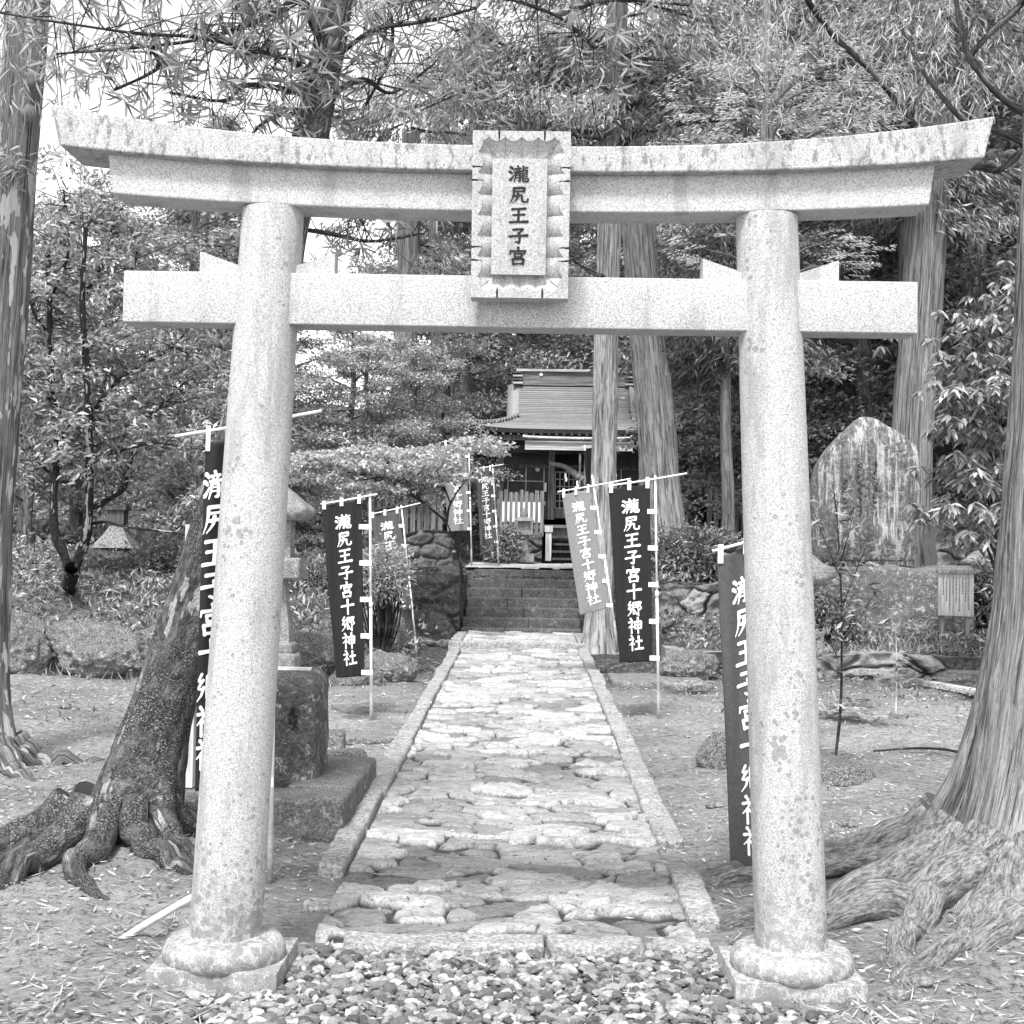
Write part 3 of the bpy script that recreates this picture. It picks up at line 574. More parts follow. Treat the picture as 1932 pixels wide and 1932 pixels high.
# ------------------------------------------------------------------ torii gate
def torii():
    g = thing('torii_gate', 'large pale granite gate with two leaning pillars, curved top beam and framed name plaque', 'gate', (-.045, 5.26, 0)); X0 = -.045
    def curved(name, y0, y1, xb, xt, zb, zt, lb, lt, m, p=2.4, slope=0.0):
        n = 61; s = np.linspace(-1, 1, n); B = MB(); rows = []
        for fr in np.linspace(0, 1, 6):
            x = X0+s*(xb+(xt-xb)*fr); z = (zb+lb*np.abs(s)**p)*(1-fr)+(zt+lt*np.abs(s)**p)*fr; rows.append((x, z))
        b = .008; ring = []
        def put(i, y): ring.append(np.c_[rows[i][0], np.full(n, y), rows[i][1]])
        for i in range(6): put(i, y0+slope*i/5*0)
        for i in range(5, -1, -1): put(i, y1)
        V = np.stack(ring, 0); m_ = len(ring); V[5, :, 2] -= 0; i = np.arange(m_)[:, None]; j = np.arange(n-1)[None]; i2 = (i+1) % m_
        F = np.stack([i*n+j, i*n+j+1, i2*n+j+1, i2*n+j], -1).reshape(-1, 4); B.add(V.reshape(-1, 3), F)
        e = np.arange(m_)*n; caps = [[(a)*n+c, (a+1)*n+c, (m_-2-a)*n+c, (m_-1-a)*n+c] for a in range(5) for c in (0,)]; B.f.append(np.array(caps)); B.f.append(np.array([[q[3]+n-1, q[2]+n-1, q[1]+n-1, q[0]+n-1] for q in caps]))
        o = B.build(name, m, g, False); bv = o.modifiers.new('b', 'BEVEL'); bv.width = .006; bv.segments = 2; bv.limit_method = 'ANGLE'; bv.angle_limit = R(50); return o
    curved('top_beam', 5.12, 5.40, 1.735, 1.772, 3.042, 3.139, .075, .135, GRAN_K)
    curved('lower_lintel', 5.17, 5.35, 1.545, 1.568, 2.902, 3.045, .048, .075, GRAN)
    B = MB(); block(B, (X0+.005, 5.26, 2.5625), (1.5055, .07, .0985), .006, .0, 1, 0, 4); B.build('tie_beam', GRAN, g, True)
    for sx in (-1, 1):
        cx0, cx1 = X0+sx*1.072, X0+sx*.948; P = MB(); n = 60; t = np.linspace(0, 1, n); z = .10+t*2.815; r = .136-.019*t+.002*np.sin(t*3); th = np.arange(56)*2*math.pi/56
        cx = cx0+(cx1-cx0)*t; rr = r[:, None]*(1+.004*fbm(np.cos(th)[None]*2+0*z[:, None], np.sin(th)[None]*2+0*z[:, None], z[:, None]*2, 3+sx, 3))
        V = np.stack([cx[:, None]+rr*np.cos(th), 5.26+rr*np.sin(th), z[:, None]+0*rr], -1); i = np.arange(n-1)[:, None]; j = np.arange(56)[None]; jn = (j+1) % 56
        P.add(V.reshape(-1, 3), np.stack([i*56+j, i*56+jn, (i+1)*56+jn, (i+1)*56+j], -1).reshape(-1, 4)); P.build('pillar', GRAN_P, g)
        q = np.array([(0, .155), (.150, .155), (.158, .150), (.17, .152), (.19, .15), (.212, .138), (.226, .118), (.231, .096), (.228, .075), (.218, .058), (.21, .05)]); Bm = MB()
        lathe(Bm, q, (cx0, 5.26, 0), 56, lambda V: V+.0008*fbm(V[..., 0]*9, V[..., 1]*9, V[..., 2]*9, 6, 3)[..., None]); Bm.build('base_stone', GRAN_B, g)
        Bp = MB(); block(Bp, (cx0-.002, 5.29, -.02), (.239, .239, .090), .004, 0, 8, 5+sx, 4); Bp.build('plinth', GRAN_B, g)
        for side in (-1, 1):        # wedges either side of each pillar on the tie beam
            xi = cx0+(cx1-cx0)*.91+side*.105; xo = cx0+(cx1-cx0)*.91+side*.258; Wd = MB(); zt = 2.6612
            v = [(x, y, zz) for y in (5.215, 5.305) for x, zz in ((xi, zt), (xo, zt), (xo, zt+.082), (xi, zt+.03))]; f = [(0, 1, 2, 3), (7, 6, 5, 4), (0, 4, 5, 1), (1, 5, 6, 2), (2, 6, 7, 3), (3, 7, 4, 0)]
            Wd.add(v, f if side > 0 else [q_[::-1] for q_ in f]); Wd.build('wedge', GRAN, g, False)
    # plaque: carved frame leaning forward, raised panel, black brush lettering
    pq = bpy.data.objects.new('plaque', None); COL.objects.link(pq); pq.parent = g
    TL, BL = np.array([-.218, 4.985, 3.152]), np.array([-.218, 5.055, 2.552]); UX = np.array([.358, 0, 0]); VV = BL-TL; NRM = unit(np.cross(UX, -VV)[None])[0]; NRM = NRM if NRM[1] < 0 else -NRM
    nu, nv = 190, 320; u, v = np.meshgrid(np.linspace(0, 1, nu), np.linspace(0, 1, nv)); W_, H_ = .358, .604
    du = np.minimum(u, 1-u)*W_; dv = np.minimum(v, 1-v)*H_; d = np.minimum(du, dv); along = np.where(du < dv, v*H_, u*W_)
    horiz = du >= dv; lim = .020+.017*np.abs(np.sin(along*math.pi/np.where(horiz, .0597, .0755)))**.8
    hgt = np.where(d < lim, .0, -.004*ss(0, .006, d-lim)-(np.clip(d, lim, .074)-lim)/.05*.034)
    for sd in (0.215, .295, .695, .775): hgt = np.where((np.abs(v-sd) < .0055*(1-du/.045)) & (du < .042) & ~(dv < .03), -.028, hgt)
    for sd in (.27, .735): hgt = np.where((np.abs(u-sd) < .010*(1-dv/.06)) & (dv < .036), -.028, hgt)
    P3 = TL+u[..., None]*UX+v[..., None]*VV+NRM*hgt[..., None]; Fm = MB(); Fm.add(P3.reshape(-1, 3), grid_faces(nu, nv)[:, ::-1])
    c4 = [TL, TL+UX, TL+UX+VV, TL+VV]; bk = [c+np.array([0, .085, 0]) for c in c4]; Fm.add(c4+bk, [(0, 1, 5, 4), (1, 2, 6, 5), (2, 3, 7, 6), (3, 0, 4, 7), (4, 5, 6, 7)]); fo = Fm.build('frame', GRAN, pq, False)
    Pm = MB(); a0, a1, b0, b1 = .205, .765, .165, .86
    fr = [TL+UX*a+VV*b+NRM*.004 for a, b in ((a0, b0), (a1, b0), (a1, b1), (a0, b1))]; bb = [p-NRM*.05 for p in fr]; Pm.add(fr+bb, [(3, 2, 1, 0), (0, 1, 5, 4), (1, 2, 6, 5), (2, 3, 7, 6), (3, 0, 4, 7)])
    po = Pm.build('panel', GRAN, pq, False)
    Lm = MB(); lettering(Lm, '瀧尻王子宮', lambda i, x, y, k: TL+UX*(a0+(a1-a0)*.49+(x-50)/100*.205)[:, None]+VV*(.207+.1225*i+(y/100)*.104)[:, None]+NRM*(.0055+k*.00008), 1.4); Lm.build('lettering', INK, pq, False)
# ------------------------------------------------------------------ nobori banners
def banner(label, foot, top, bar, quad, cm, amp=.02, nf=1.5, loops=6, seed=0, cw=.42, v0=.075, v1=.945, uc=.52, twist=0.0, squeeze=None, Y=None, bulge=0.0):
    fp = gnd(*foot) if Y is None else at(foot[0], foot[1], Y); Y = fp[1]
    g = thing('banner', label, 'banner', fp, 'tall prayer banners along the approach')
    rng = np.random.default_rng(seed); T = at(top[0], top[1], Y+.02); k = .012 if Y < 10 else .0125
    d = (T-fp); L = np.linalg.norm(d); d = d/L
    M = MB(); tube(M, [fp+d*.24, fp+d*L*.52], k, 10); tube(M, [fp+d*L*.50, T], k*.78, 10); tube(M, [fp+d*L*.50, fp+d*L*.525], k*1.35, 10); M.build('pole', POLE, g)
    M = MB(); tube(M, [fp-np.array([0, 0, .1]), fp+d*.25], k*1.3, 10); M.build('pole_foot', PSTEEL, g)
    b0, b1 = at(bar[0], bar[1], Y-.005), at(bar[2], bar[3], Y+.005); M = MB(); tube(M, spline([b0, (b0+b1)/2+[0, 0, -.004], b1], 8), k*.62, 8); M.build('crossbar', POLE, g)
    q = [at(a, b, Y) for a, b in quad]       # TL TR BR BL
    def S(u, v, off=0.0):
        u, v = np.asarray(u, float), np.asarray(v, float); uu = u if squeeze is None else u*(1-squeeze*np.sin(math.pi*np.clip(v, 0, 1)))+squeeze*.5*np.sin(math.pi*v)*1.0
        p = (q[0]*(1-uu)[..., None]+q[1]*uu[..., None])*(1-v)[..., None]+(q[3]*(1-uu)[..., None]+q[2]*uu[..., None])*v[..., None]
        w_ = amp*(.35+.65*v)*np.sin(2*math.pi*(nf*u+.35*np.sin(2.2*v+seed)+seed*.31))+amp*.35*np.sin(2*math.pi*(2.3*nf*u+.6*v)+seed)
        w_ = w_+twist*np.sin(math.pi*np.clip(v*.9, 0, 1))*np.clip(u-.45, 0, 1)*2+bulge*(u*(1-u))
        sag = -.012*np.sin(math.pi*((u*2) % 1))*np.exp(-v*14)
        return p+np.stack([0*w_, w_-off, sag], -1)
    nu, nv = 34, 110; u, v = np.meshgrid(np.linspace(0, 1, nu), np.linspace(0, 1, nv)); M = MB(); M.add(S(u, v).reshape(-1, 3), grid_faces(nu, nv)); c = M.build('cloth', cm, g)
    so = c.modifiers.new('s', 'SOLIDIFY'); so.thickness = .0015; so.offset = 0
    pit = (v1-v0)/9; W_ = np.linalg.norm(q[1]-q[0]); H_ = np.linalg.norm(q[3]-q[0])
    M = MB(); lettering(M, '瀧尻王子宮十郷神社', lambda i, x, y, kk: S(uc+(x-50)/100*cw, v0+pit*i+(y/100)*pit*.90, .004+kk*.00012), 1.35); M.build('lettering', WHITE, c, False)
    for uu in (.06, .5, .94):
        p = S(np.array(uu), np.array(.012)); tpos = b0+(b1-b0)*np.clip((p[0]-b0[0])/(b1[0]-b0[0]), 0, 1); M = MB(); M.box((p+tpos)/2-[0, .006, .0], (.018*W_/.42, .004, max(.02, (tpos[2]-p[2])/2+.022))); M.build('loop', WHITE, g, False)
    for j in range(loops-1):
        vv = .16+.82*j/(loops-2) if loops > 2 else .5
        p = S(np.array(.98), np.array(vv)); s = np.clip((p[2]-fp[2])/(T[2]-fp[2]), 0, 1); tp = fp+(T-fp)*s; M = MB(); M.beam(p-[.02, .006, 0], tp-[-.012, .006+.006, 0], .006, .042); M.build('loop', WHITE, g, False)
    return g
def banners():
    banner('dark banner hanging half hidden behind the left gate pillar beside the leaning mossy trunk', (509, 1660), (524, 776), (330, 823, 607, 775), ((388, 834), (480, 820), (452, 1488), (366, 1494)), CLOTH_D, .035, 1.1, 6, 1, .56, .085, .95, .28)
    banner('dark banner on a white pole left of the path, nearest the stone basin', (701, 1362), (698, 932), (605, 951, 712, 932), ((607, 952), (682, 940), (688, 1275), (634, 1279)), CLOTH_D, .02, 1.4, 6, 2)
    banner('faded grey banner on a tilted pole, partly hidden by a bush left of the path', (787, 1238), (757, 953), (696, 971, 793, 949), ((700, 972), (752, 962), (778, 1148), (728, 1160)), CLOTH_M, .03, 1.2, 6, 3, .46, .09, .98)
    banner('pale grey banner rising behind the maple left of the shrine steps', (890, 1064), (884, 826), (834, 834, 893, 826), ((838, 842), (880, 834), (885, 1001), (844, 1003)), CLOTH_L, .03, 1.2, 6, 4, .46, .09, .93, Y=23.2)
    banner('narrow folded banner between the maple and the shrine railing', (941, 1060), (929, 876), (899, 884, 950, 876), ((899, 888), (926, 884), (936, 1025), (906, 1030)), CLOTH_M, .05, 1.0, 6, 5, .5, .09, .93, Y=23.4)
    banner('light grey banner slanting in front of the pale cedar trunk', (1165, 1214), (1117, 896), (1052, 928, 1190, 903), ((1060, 932), (1112, 922), (1150, 1146), (1094, 1161)), CLOTH_L, .02, 1.2, 6, 6, .44, .085, .95, Y=15.6)
    banner('black banner with white brush writing on the pole right of the path', (1243, 1358), (1236, 897), (1147, 917, 1296, 893), ((1148, 921), (1226, 911), (1231, 1248), (1169, 1250)), CLOTH_D, .018, 1.3, 6, 7, .43)
    banner('grey banner twisted against the right gate pillar, its foot near the ground', (1492, 1670), (1462, 1003), (1344, 1040, 1480, 1000), ((1352, 1048), (1462, 1012), (1478, 1640), (1380, 1652)), CLOTH_M, .03, 1.0, 6, 8, .42, .09, .95, .45, .10, Y=6.9)
    banner('dark narrow banner between the shrine door and the pale cedar', (1168, 1058), (1160, 838), (1096, 843, 1165, 836), ((1100, 846), (1150, 838), (1157, 1000), (1114, 1003)), CLOTH_D, .04, 1.1, 6, 9, .44, .085, .95, .6, Y=24.2)

# ------------------------------------------------------------------ stonework
def lantern(label, c, k):
    x, y, z0 = c; px = 13.6/2600*k; H = lambda py: z0+(1258-py)*px; m = LANT; g = thing('stone_lantern', label, 'lantern', (x, y, z0), 'stone lanterns flanking the approach')
    B = MB(); block(B, (x, y, (H(1262)+H(1232))/2-.02), (40*px, 40*px, (H(1232)-H(1262))/2+.03), .05, .01, 4, 1, 10); B.build('base', m, g)
    B = MB(); block(B, (x, y, (H(1232)+H(1212))/2), (33*px, 33*px, (H(1212)-H(1232))/2+.002), .03, .01, 4, 2, 10); B.build('base', m, g)
    B = MB(); prof = [(34, 1214), (33, 1195), (29, 1170), (24, 1140), (21, 1118), (20, 1100), (21, 1092)]; lathe(B, [(a*px*1.15, H(b)-z0) for a, b in prof], (x, y, z0), 4, lambda V: V); 
    o_ = B.build('shaft', m, g, False); o_.rotation_euler.z = math.pi/4
    B = MB(); block(B, (x, y, (H(1092)+H(1052))/2), (46*px, 46*px, (H(1052)-H(1092))/2), .025, .008, 5, 3, 10); B.build('platform', m, g)
    B = MB()
    for sx in (-1, 1):
        for sy in (-1, 1): B.box((x+sx*20*px, y+sy*20*px, (H(1052)+H(978))/2), (5*px, 5*px, (H(978)-H(1052))/2))
    B.box((x, y, H(1050)), (24*px, 24*px, .012)); B.build('light_chamber', m, g, False)
    B = MB(); n = 40; th = np.arange(n)*2*math.pi/n; rows = []
    for f, zz in ((.80, 982), (1.0, 972), (.98, 962), (.72, 946), (.45, 930), (.2, 918), (.05, 914)):
        sq = 1/np.maximum(np.abs(np.cos(th+math.pi/4)), np.abs(np.sin(th+math.pi/4))); lift = (sq-1)/.414*.035*(f > .9); rad = 60*px*f*np.minimum(sq, 1.38); rows.append(np.c_[x+rad*np.cos(th+math.pi/4), y+rad*np.sin(th+math.pi/4), H(zz)+lift])
    V = np.array(rows); i = np.arange(len(rows)-1)[:, None]; j = np.arange(n)[None]; jn = (j+1) % n; B.add(V.reshape(-1, 3), np.stack([i*n+j, i*n+jn, (i+1)*n+jn, (i+1)*n+j], -1).reshape(-1, 4)); B.f.append(np.arange(n)[None, ::-1]); B.build('roof', m, g)
    B = MB(); lathe(B, [(0.001, .30), (.05, .24), (.085, .15), (.07, .06), (.045, 0)], (x, y, H(918)), 20); B.build('finial', m, g)
def stonework():
    g = thing('stone_steps', 'flight of seven dark worn stone steps leading up to the shrine', 'steps', (-.05, STEP_Y0, .36)); rng = np.random.default_rng(3)
    for i in range(7):
        z1 = .365+.145*(i+1); y0 = STEP_Y0+.245*i; B = MB(); cut = rng.uniform(-.35, .35); xl, xr = -.955+.02*i-.012*(i % 2), .86-.012*i
        for a, b in ((xl, cut-.004), (cut+.004, xr)): block(B, ((a+b)/2, y0+.20+rng.uniform(-.012, .012), z1-.125), ((b-a)/2, .20, .125), .014, .007, 5, i*7, 14)
        B.build('step', STEPM, g)
    def wall(label, p, q, z0, z1, cu, cv, seed, depth=.5, relief=.06, m=None, name='stone_wall', cat='wall', jit=.85, warp=.25):
        p, q = np.asarray(p, float), np.asarray(q, float); L = np.linalg.norm(q-p); d = (q-p)/L; nrm = np.array([d[1], -d[0]]); nu, nv = int(L/.025)+4, int((z1-z0)/.025)+4
        U, V, h, ID, J = paving(np.linspace(0, L, nu), np.linspace(0, z1-z0, nv), cu, cv, seed, .05, relief, .16, jit, warp); h = h+.03*fbm(U*6, V*6, 3, seed, 4, .6)
        top = (z1-z0)*(.93+.06*vnoise(U*2, 0, 0, seed)); V2 = V/(z1-z0)*top
        X = p[0]+d[0]*U+nrm[0]*h; Y = p[1]+d[1]*U+nrm[1]*h; B = MB(); B.add(np.stack([X, Y, z0+V2], -1).reshape(-1, 3), grid_faces(nu, nv), tone=ID.ravel(), joint=J.ravel())
        ed = np.stack([X[-1], Y[-1], z0+V2[-1]], -1); bk = ed+np.array([-nrm[0]*depth, -nrm[1]*depth, 0]); k = len(ed); B.add(np.vstack([ed, bk]), grid_faces(k, 2), tone=.8, joint=0)
        for e in (0, -1): s = np.stack([X[:, e], Y[:, e], z0+V2[:, e]], -1); b2 = s+np.array([-nrm[0]*depth, -nrm[1]*depth, 0]); B.add(np.vstack([s, b2]), grid_faces(len(s), 2), tone=.5, joint=.2)
        o = B.build(name, m or RUBBLE); return tag(o, label, cat)
    wall('dark mossy retaining wall left of the stone steps', (-2.7, 21.0), (-.985, 20.85), .25, 1.40, .9, .55, 1, .9, .05, WALLM)
    wall('course of cut blocks stacked on the terrace left of the steps', (-2.6, 23.3), (-1.25, 23.5), 1.3, 2.05, .55, .24, 2, .6, .02, WALLM, 'stone_wall', 'wall', .1, .02)
    wall('stone plinth carrying the shrine railing', (-.62, 25.9), (.30, 25.9), 1.3, 2.12, .5, .3, 3, .5, .03, WALLM)
    wall('mossy rubble wall right of the steps behind the dark banner', (1.75, 18.6), (3.75, 18.6), .5, 1.34, .5, .34, 4, .5, .10)
    wall('low ledge of rough stones under the right terrace', (1.62, 15.92), (8.5, 15.92), .1, .58, .6, .30, 5, .5, .09)
    wall('mossy middle ledge right of the pale cedar', (1.7, 17.3), (3.55, 17.3), .45, .86, .55, .3, 14, .6, .10, ROCKM)
    wall('dry rubble wall of rounded stones behind the wooden notice', (5.55, 18.7), (8.2, 18.9), .9, 2.15, .36, .28, 6, .5, .12)
    # slab beside the path
    B = MB(); block(B, (1.45, 15.3, .17), (.50, .55, .115), .03, .015, 3, 2, 14); tag(B.build('stone_slab', SLABM), 'flat stone slab beside the path below the dark banner', 'slab')
    # memorial stone
    o = np.array([(760, 1240), (752, 1100), (757, 950), (766, 800), (800, 690), (870, 590), (960, 500), (1020, 448), (1060, 440), (1110, 450), (1180, 490), (1250, 530), (1300, 572), (1338, 610), (1357, 700), (1364, 850), (1356, 1000), (1336, 1100), (1345, 1180), (1318, 1240)], float)
    o = np.c_[1271.7+.3417*o[:, 0], 635.8+.3417*o[:, 1]]; Yf = 17.75; C = np.array([at(a, b, Yf) for a, b in o]); n = 160; Q = spline(np.vstack([C]), n); zb = Q[:, 2].min()-.05
    ctr = np.array([Q[:, 0].mean(), Yf, zb+.85]); V = []; nr = 26
    for s in np.linspace(0, 1, nr):
        k = 1-s; P = ctr+(Q-ctr)*max(k, .001); P[:, 1] = Yf-.10*(1-k**6)**.5 if False else Yf-.11*(1-k**5); V.append(P)
    V = np.array(V[::-1]); back = []
    for s in np.linspace(0, 1, 8)[1:]:
        P = ctr+(Q-ctr)*(1-.05*s**2); P[:, 1] = Yf+.42*s; back.append(P)
    V = np.concatenate([V, back]); V[..., 1] += .03*fbm(V[..., 0]*1.6, V[..., 1]*1.6, V[..., 2]*1.6, 5, 4)
    g = thing('memorial_stone', 'tall weathered memorial stone with streaked face standing on the mossy pedestal', 'monument', (ctr[0], Yf+.15, zb)); B = MB(); m_ = len(V); B.add(V.reshape(-1, 3), grid_faces(n, m_)[:, ::-1]); i = np.arange(m_-1)*n; B.f.append(np.stack([i+n-1, i+2*n-1, i+n, i], -1)); B.build('slab', MONU, g)
    B = MB(); rng = np.random.default_rng(2)       # two columns of running script cut in the face
    for cx, y0, y1 in ((1622, 872, 972), (1651, 870, 975), (1594, 905, 960)):
        yy = y0
        while yy < y1:
            k = rng.integers(3, 6); pts = [at(cx+rng.uniform(-5, 5), yy+j*3.0, Yf-.142) for j in range(k)]; tube(B, spline(pts, 14), .007, 4); yy += 3.0*k+1
    B.build('inscription', INK, g)
    B = MB(); block(B, (4.60, 17.95, 1.05), (1.06, .55, .50), .06, .05, 2.2, 4, 40); tag(B.build('stone_pedestal', stone('pedestal_stone', .18, .9, .6, 1.3, light=.6)), 'broad mossy stone pedestal under the memorial stone', 'pedestal')
    a, b = at(1770, 1080, 17.1), at(1836, 1163, 17.1); g = thing('wooden_notice', 'pale wooden notice board leaning before the mossy pedestal', 'notice board', ((a[0]+b[0])/2, 17.1, b[2]))
    B = MB(); block(B, ((a+b)/2), ((b[0]-a[0])/2, .02, (a[2]-b[2])/2), .004, 0, 1, 0, 3, 0, 0, (-.02, 0)); B.build('board', wood('pale_notice_wood', .36, 'z', .7, .3), g); B = MB(); B.box(((a[0]+b[0])/2, 17.085, a[2]+.01), ((b[0]-a[0])/2+.02, .035, .018)); B.build('top_rail', WOODM, g, False)
    B = MB(); rng = np.random.default_rng(5)
    for i in range(9):
        x = b[0]-.06-i*(b[0]-a[0]-.12)/8; z = a[2]-.06
        while z > b[2]+.08+.1*(i % 3): l = rng.uniform(.01, .028); B.box((x, 17.0775, z-l/2), (.006, .0015, l/2)); z -= l+.008
    B.build('writing', plain('faded_ink', .12, .8, .3), g, False)
    for sx in (-.16, .16): B = MB(); B.box(((a[0]+b[0])/2+sx, 17.14, b[2]-.18), (.025, .018, .22)); B.build('leg', WOODM, g, False)
    # stone lantern beside the basin
    lantern('tall weathered stone lantern with flared shaft behind the left gate pillar', at(522, 1258, 13.6), 1.0)
    p = gnd(1487, 1436); lantern('mossy stone lantern almost hidden behind the right gate pillar', (p[0], p[1], p[2]), .90)
    # basin platform
    g = thing('basin_platform', 'low mossy stone surround holding the water basin', 'platform', (-1.5, 8.2, .05)); B = None
    for c_, h_, s in (((-1.33, 7.66, .13), (.37, .19, .145), 1), ((-1.86, 7.70, .12), (.17, .17, .135), 2), ((-1.14, 8.18, .135), (.185, .34, .145), 3), ((-1.13, 8.80, .13), (.175, .275, .14), 4), ((-1.95, 8.4, .12), (.12, .55, .13), 5), ((-1.55, 9.02, .12), (.24, .12, .13), 6)):
        B = MB(); block(B, c_, h_, .028, .012, 5, s*3, 16); B.build('kerb_stone', stone('surround_stone', .15, .5, .55, 1.2, light=.5) if s == 1 else bpy.data.materials['surround_stone'], g)
    # basin
    c = at(505, 1490, 8.25); x0, x1 = at(415, 1400, 8.0)[0], at(591, 1400, 8.0)[0]; zt = at(550, 1272, 8.0)[2]; cx = (x0+x1)/2; zb = .08; hz = (zt-zb)/2
    g = thing('water_basin', 'tall dark boulder hollowed as a water basin with lichen spots', 'basin', (cx, 8.3, zb)); B = MB(); block(B, (cx, 8.3, zb+hz), ((x1-x0)/2+.01, .30, hz), .10, .022, 2.6, 8, 44, 0, -.06)
    V = B.v[0]; r_ = np.hypot((V[:, 0]-cx)/((x1-x0)/2-.05), (V[:, 1]-8.3)/.24); V[:, 2] -= np.where(V[:, 2] > zt-.06, .10*ss(1.0, .8, r_), 0); B.build('boulder', DARKST, g)
    B = MB(); th = np.arange(40)*2*math.pi/40; B.add(np.c_[cx+np.cos(th)*((x1-x0)/2-.07), 8.3+np.sin(th)*.21, np.full(40, zt-.065)], np.arange(40)[None]); B.build('water', WATER, g)
    B = MB(); Yb = 8.3-.335
    for pts in (((553, 1335), (549, 1345), (545, 1350)), ((556, 1338), (553, 1352), (562, 1350)), ((549, 1356), (547, 1366), (555, 1366), (551, 1378)), ((560, 1357), (556, 1366), (560, 1374))): tube(B, spline([at(a, b, Yb) for a, b in pts], 10), .006, 5)
    B.build('carved_mark', INK, g)
    g0 = None
    for k, (p, q_) in enumerate((((455, 1268), (586, 1264)), ((460, 1275), (588, 1269)))):
        a, b = at(p[0], p[1], 8.12+.16*k), at(q_[0], q_[1], 8.12+.16*k); a[2] = max(a[2], zt+.012); b[2] = max(b[2], zt+.012)
        g = thing('bamboo_ladle', ('pale bamboo ladle lying across the front rim of the water basin', 'pale bamboo ladle lying behind another on the basin rim')[k], 'ladle', a, 'ladles on the basin'); B = MB(); tube(B, [a, b], .008, 8); B.build('handle', BAMB, g); B = MB(); lathe(B, [(.001, 0), (.035, 0), (.036, .06), (.032, .06), (.031, .006), (.001, .006)], (a[0]-.03, a[1], a[2]-.022), 18); B.build('cup', BAMB, g)
    # post standing in the surround
    a, b = at(353, 1484, 7.85), at(358, 1288, 7.85); g_ = MB(); g_.beam(a, b+(0, 0, .9), .075, .075); tag(g_.build('wooden_post', PALE, None, False), 'pale square wooden post standing between the mossy trunk and the dark banner', 'post')
    # small stepping blocks behind the basin
    for lab, c_, h_, s in (('small mossy stone block behind the water basin', (-1.42, 10.0, .16), (.13, .14, .15), 1), ('low mossy stone block right of the taller one behind the basin', (-1.24, 9.55, .11), (.16, .13, .13), 2), ('flat paving slab on the ground behind the basin blocks', (-1.32, 11.0, .135), (.32, .22, .03), 3), ('flat stone half sunk near the foot of the white banner pole', (-1.42, 12.7, .16), (.30, .25, .04), 4)):
        B = MB(); block(B, c_, h_, .02, .014, 5, s+20, 12, .1*s); tag(B.build('stone_block', ROCKM if s < 3 else SLABM), lab, 'stone')
def rocks():
    def rk(label, px, py, Y, s, seed, name='boulder', m=None, sub=4, amp=.3, dz=0.0):
        c = at(px, py, Y); B = MB(); rock(B, (0, 0, 0), s, seed, 5, amp); v = B.v[0]; B.v[0] = v*(1+.07*fbm(v[:, 0]*11, v[:, 1]*11, v[:, 2]*11, seed+3, 4, .65))[:, None]; o = B.build(name, m or ROCKM); o.location = (c[0], c[1], c[2]+dz); return tag(o, label, 'rock')
    rk('large rock splashed with white lichen at the left edge below the bank', 18, 1235, 14.2, (.52, .5, .42), 1, sub=5)
    rk('broad mossy boulder under the forked tree on the left bank', 185, 1235, 14.5, (.62, .5, .36), 2, sub=5)
    rk('low mossy rock between the broad boulder and the leaning trunk', 300, 1225, 15.2, (.42, .4, .26), 3)
    rk('mossy rock tucked behind the lantern foot', 585, 1235, 14.6, (.36, .35, .28), 4)
    rk('rounded mossy boulder behind the nearest left banner', 715, 1200, 16.3, (.32, .35, .36), 5)
    rk('flat mossy boulder beside the tilted banner pole', 735, 1262, 14.9, (.28, .3, .20), 6)
    rk('small mossy rock at the foot of the tilted banner', 668, 1285, 14.3, (.30, .3, .22), 7)
    rk('dark jagged rock under the right ledge beside the white pole', 1300, 1258, 15.6, (.34, .3, .20), 8)
    rk('rough stump of stone left of the twisted banner', 1352, 1430, 9.9, (.13, .14, .2), 9, sub=3)
    rk('grassy hummock behind the right gate pillar', 1580, 1470, 9.6, (.26, .24, .12), 10, sub=4)
    rk('low mossy rock under the lower left bank', 420, 1275, 14.1, (.30, .3, .2), 12)
    for i, (px, py) in enumerate(((1600, 1555), (1350, 1520), (1690, 1890), (1735, 1850), (120, 1340))):
        p = gnd(px, py); B = MB(); rock(B, (0, 0, 0), (.06, .05, .03), 30+i, 3, .3); o = B.build('pebble', SLABM); o.location = (p[0], p[1], float(zg(p[0], p[1]))+.01); tag(o, ('small loose stone on the soil behind the right gate pillar', 'small loose stone on the soil left of the twisted banner', 'lone stone on bare soil at the lower right', 'lone stone among roots of the big right cedar', 'lone stone on the ground below the left bank')[i], 'stone')
    a, b = gnd(222, 1783), at(362, 1694, 5.75); B = MB(); tube(B, spline([a+[0, 0, .012], (a+b)/2+[0, 0, .01], b], 10), np.linspace(.014, .019, 10), 8, True, .1); tag(B.build('stick', BAMB), 'smooth pale stick lying on the ground by the left gate base', 'stick')
    pts = [gnd(1648, 1422)+[0, 0, .02], gnd(1730, 1424)+[0, 0, .05], gnd(1800, 1432)+[0, 0, .06], gnd(1846, 1445)+[0, 0, .02]]; B = MB(); tube(B, spline(pts, 14), np.linspace(.007, .014, 14), 6, True, .3); tag(B.build('fallen_branch', TWIG), 'thin dark branch lying left of the big right cedar', 'branch')
    a, b = gnd(1752, 1298), gnd(1860, 1318); B = MB(); B.beam(a+[0, 0, .05], b+[0, 0, .05], .16, .05); tag(B.build('plank', WOODL, None, False), 'pale plank lying on the ground left of the big cedar', 'plank')
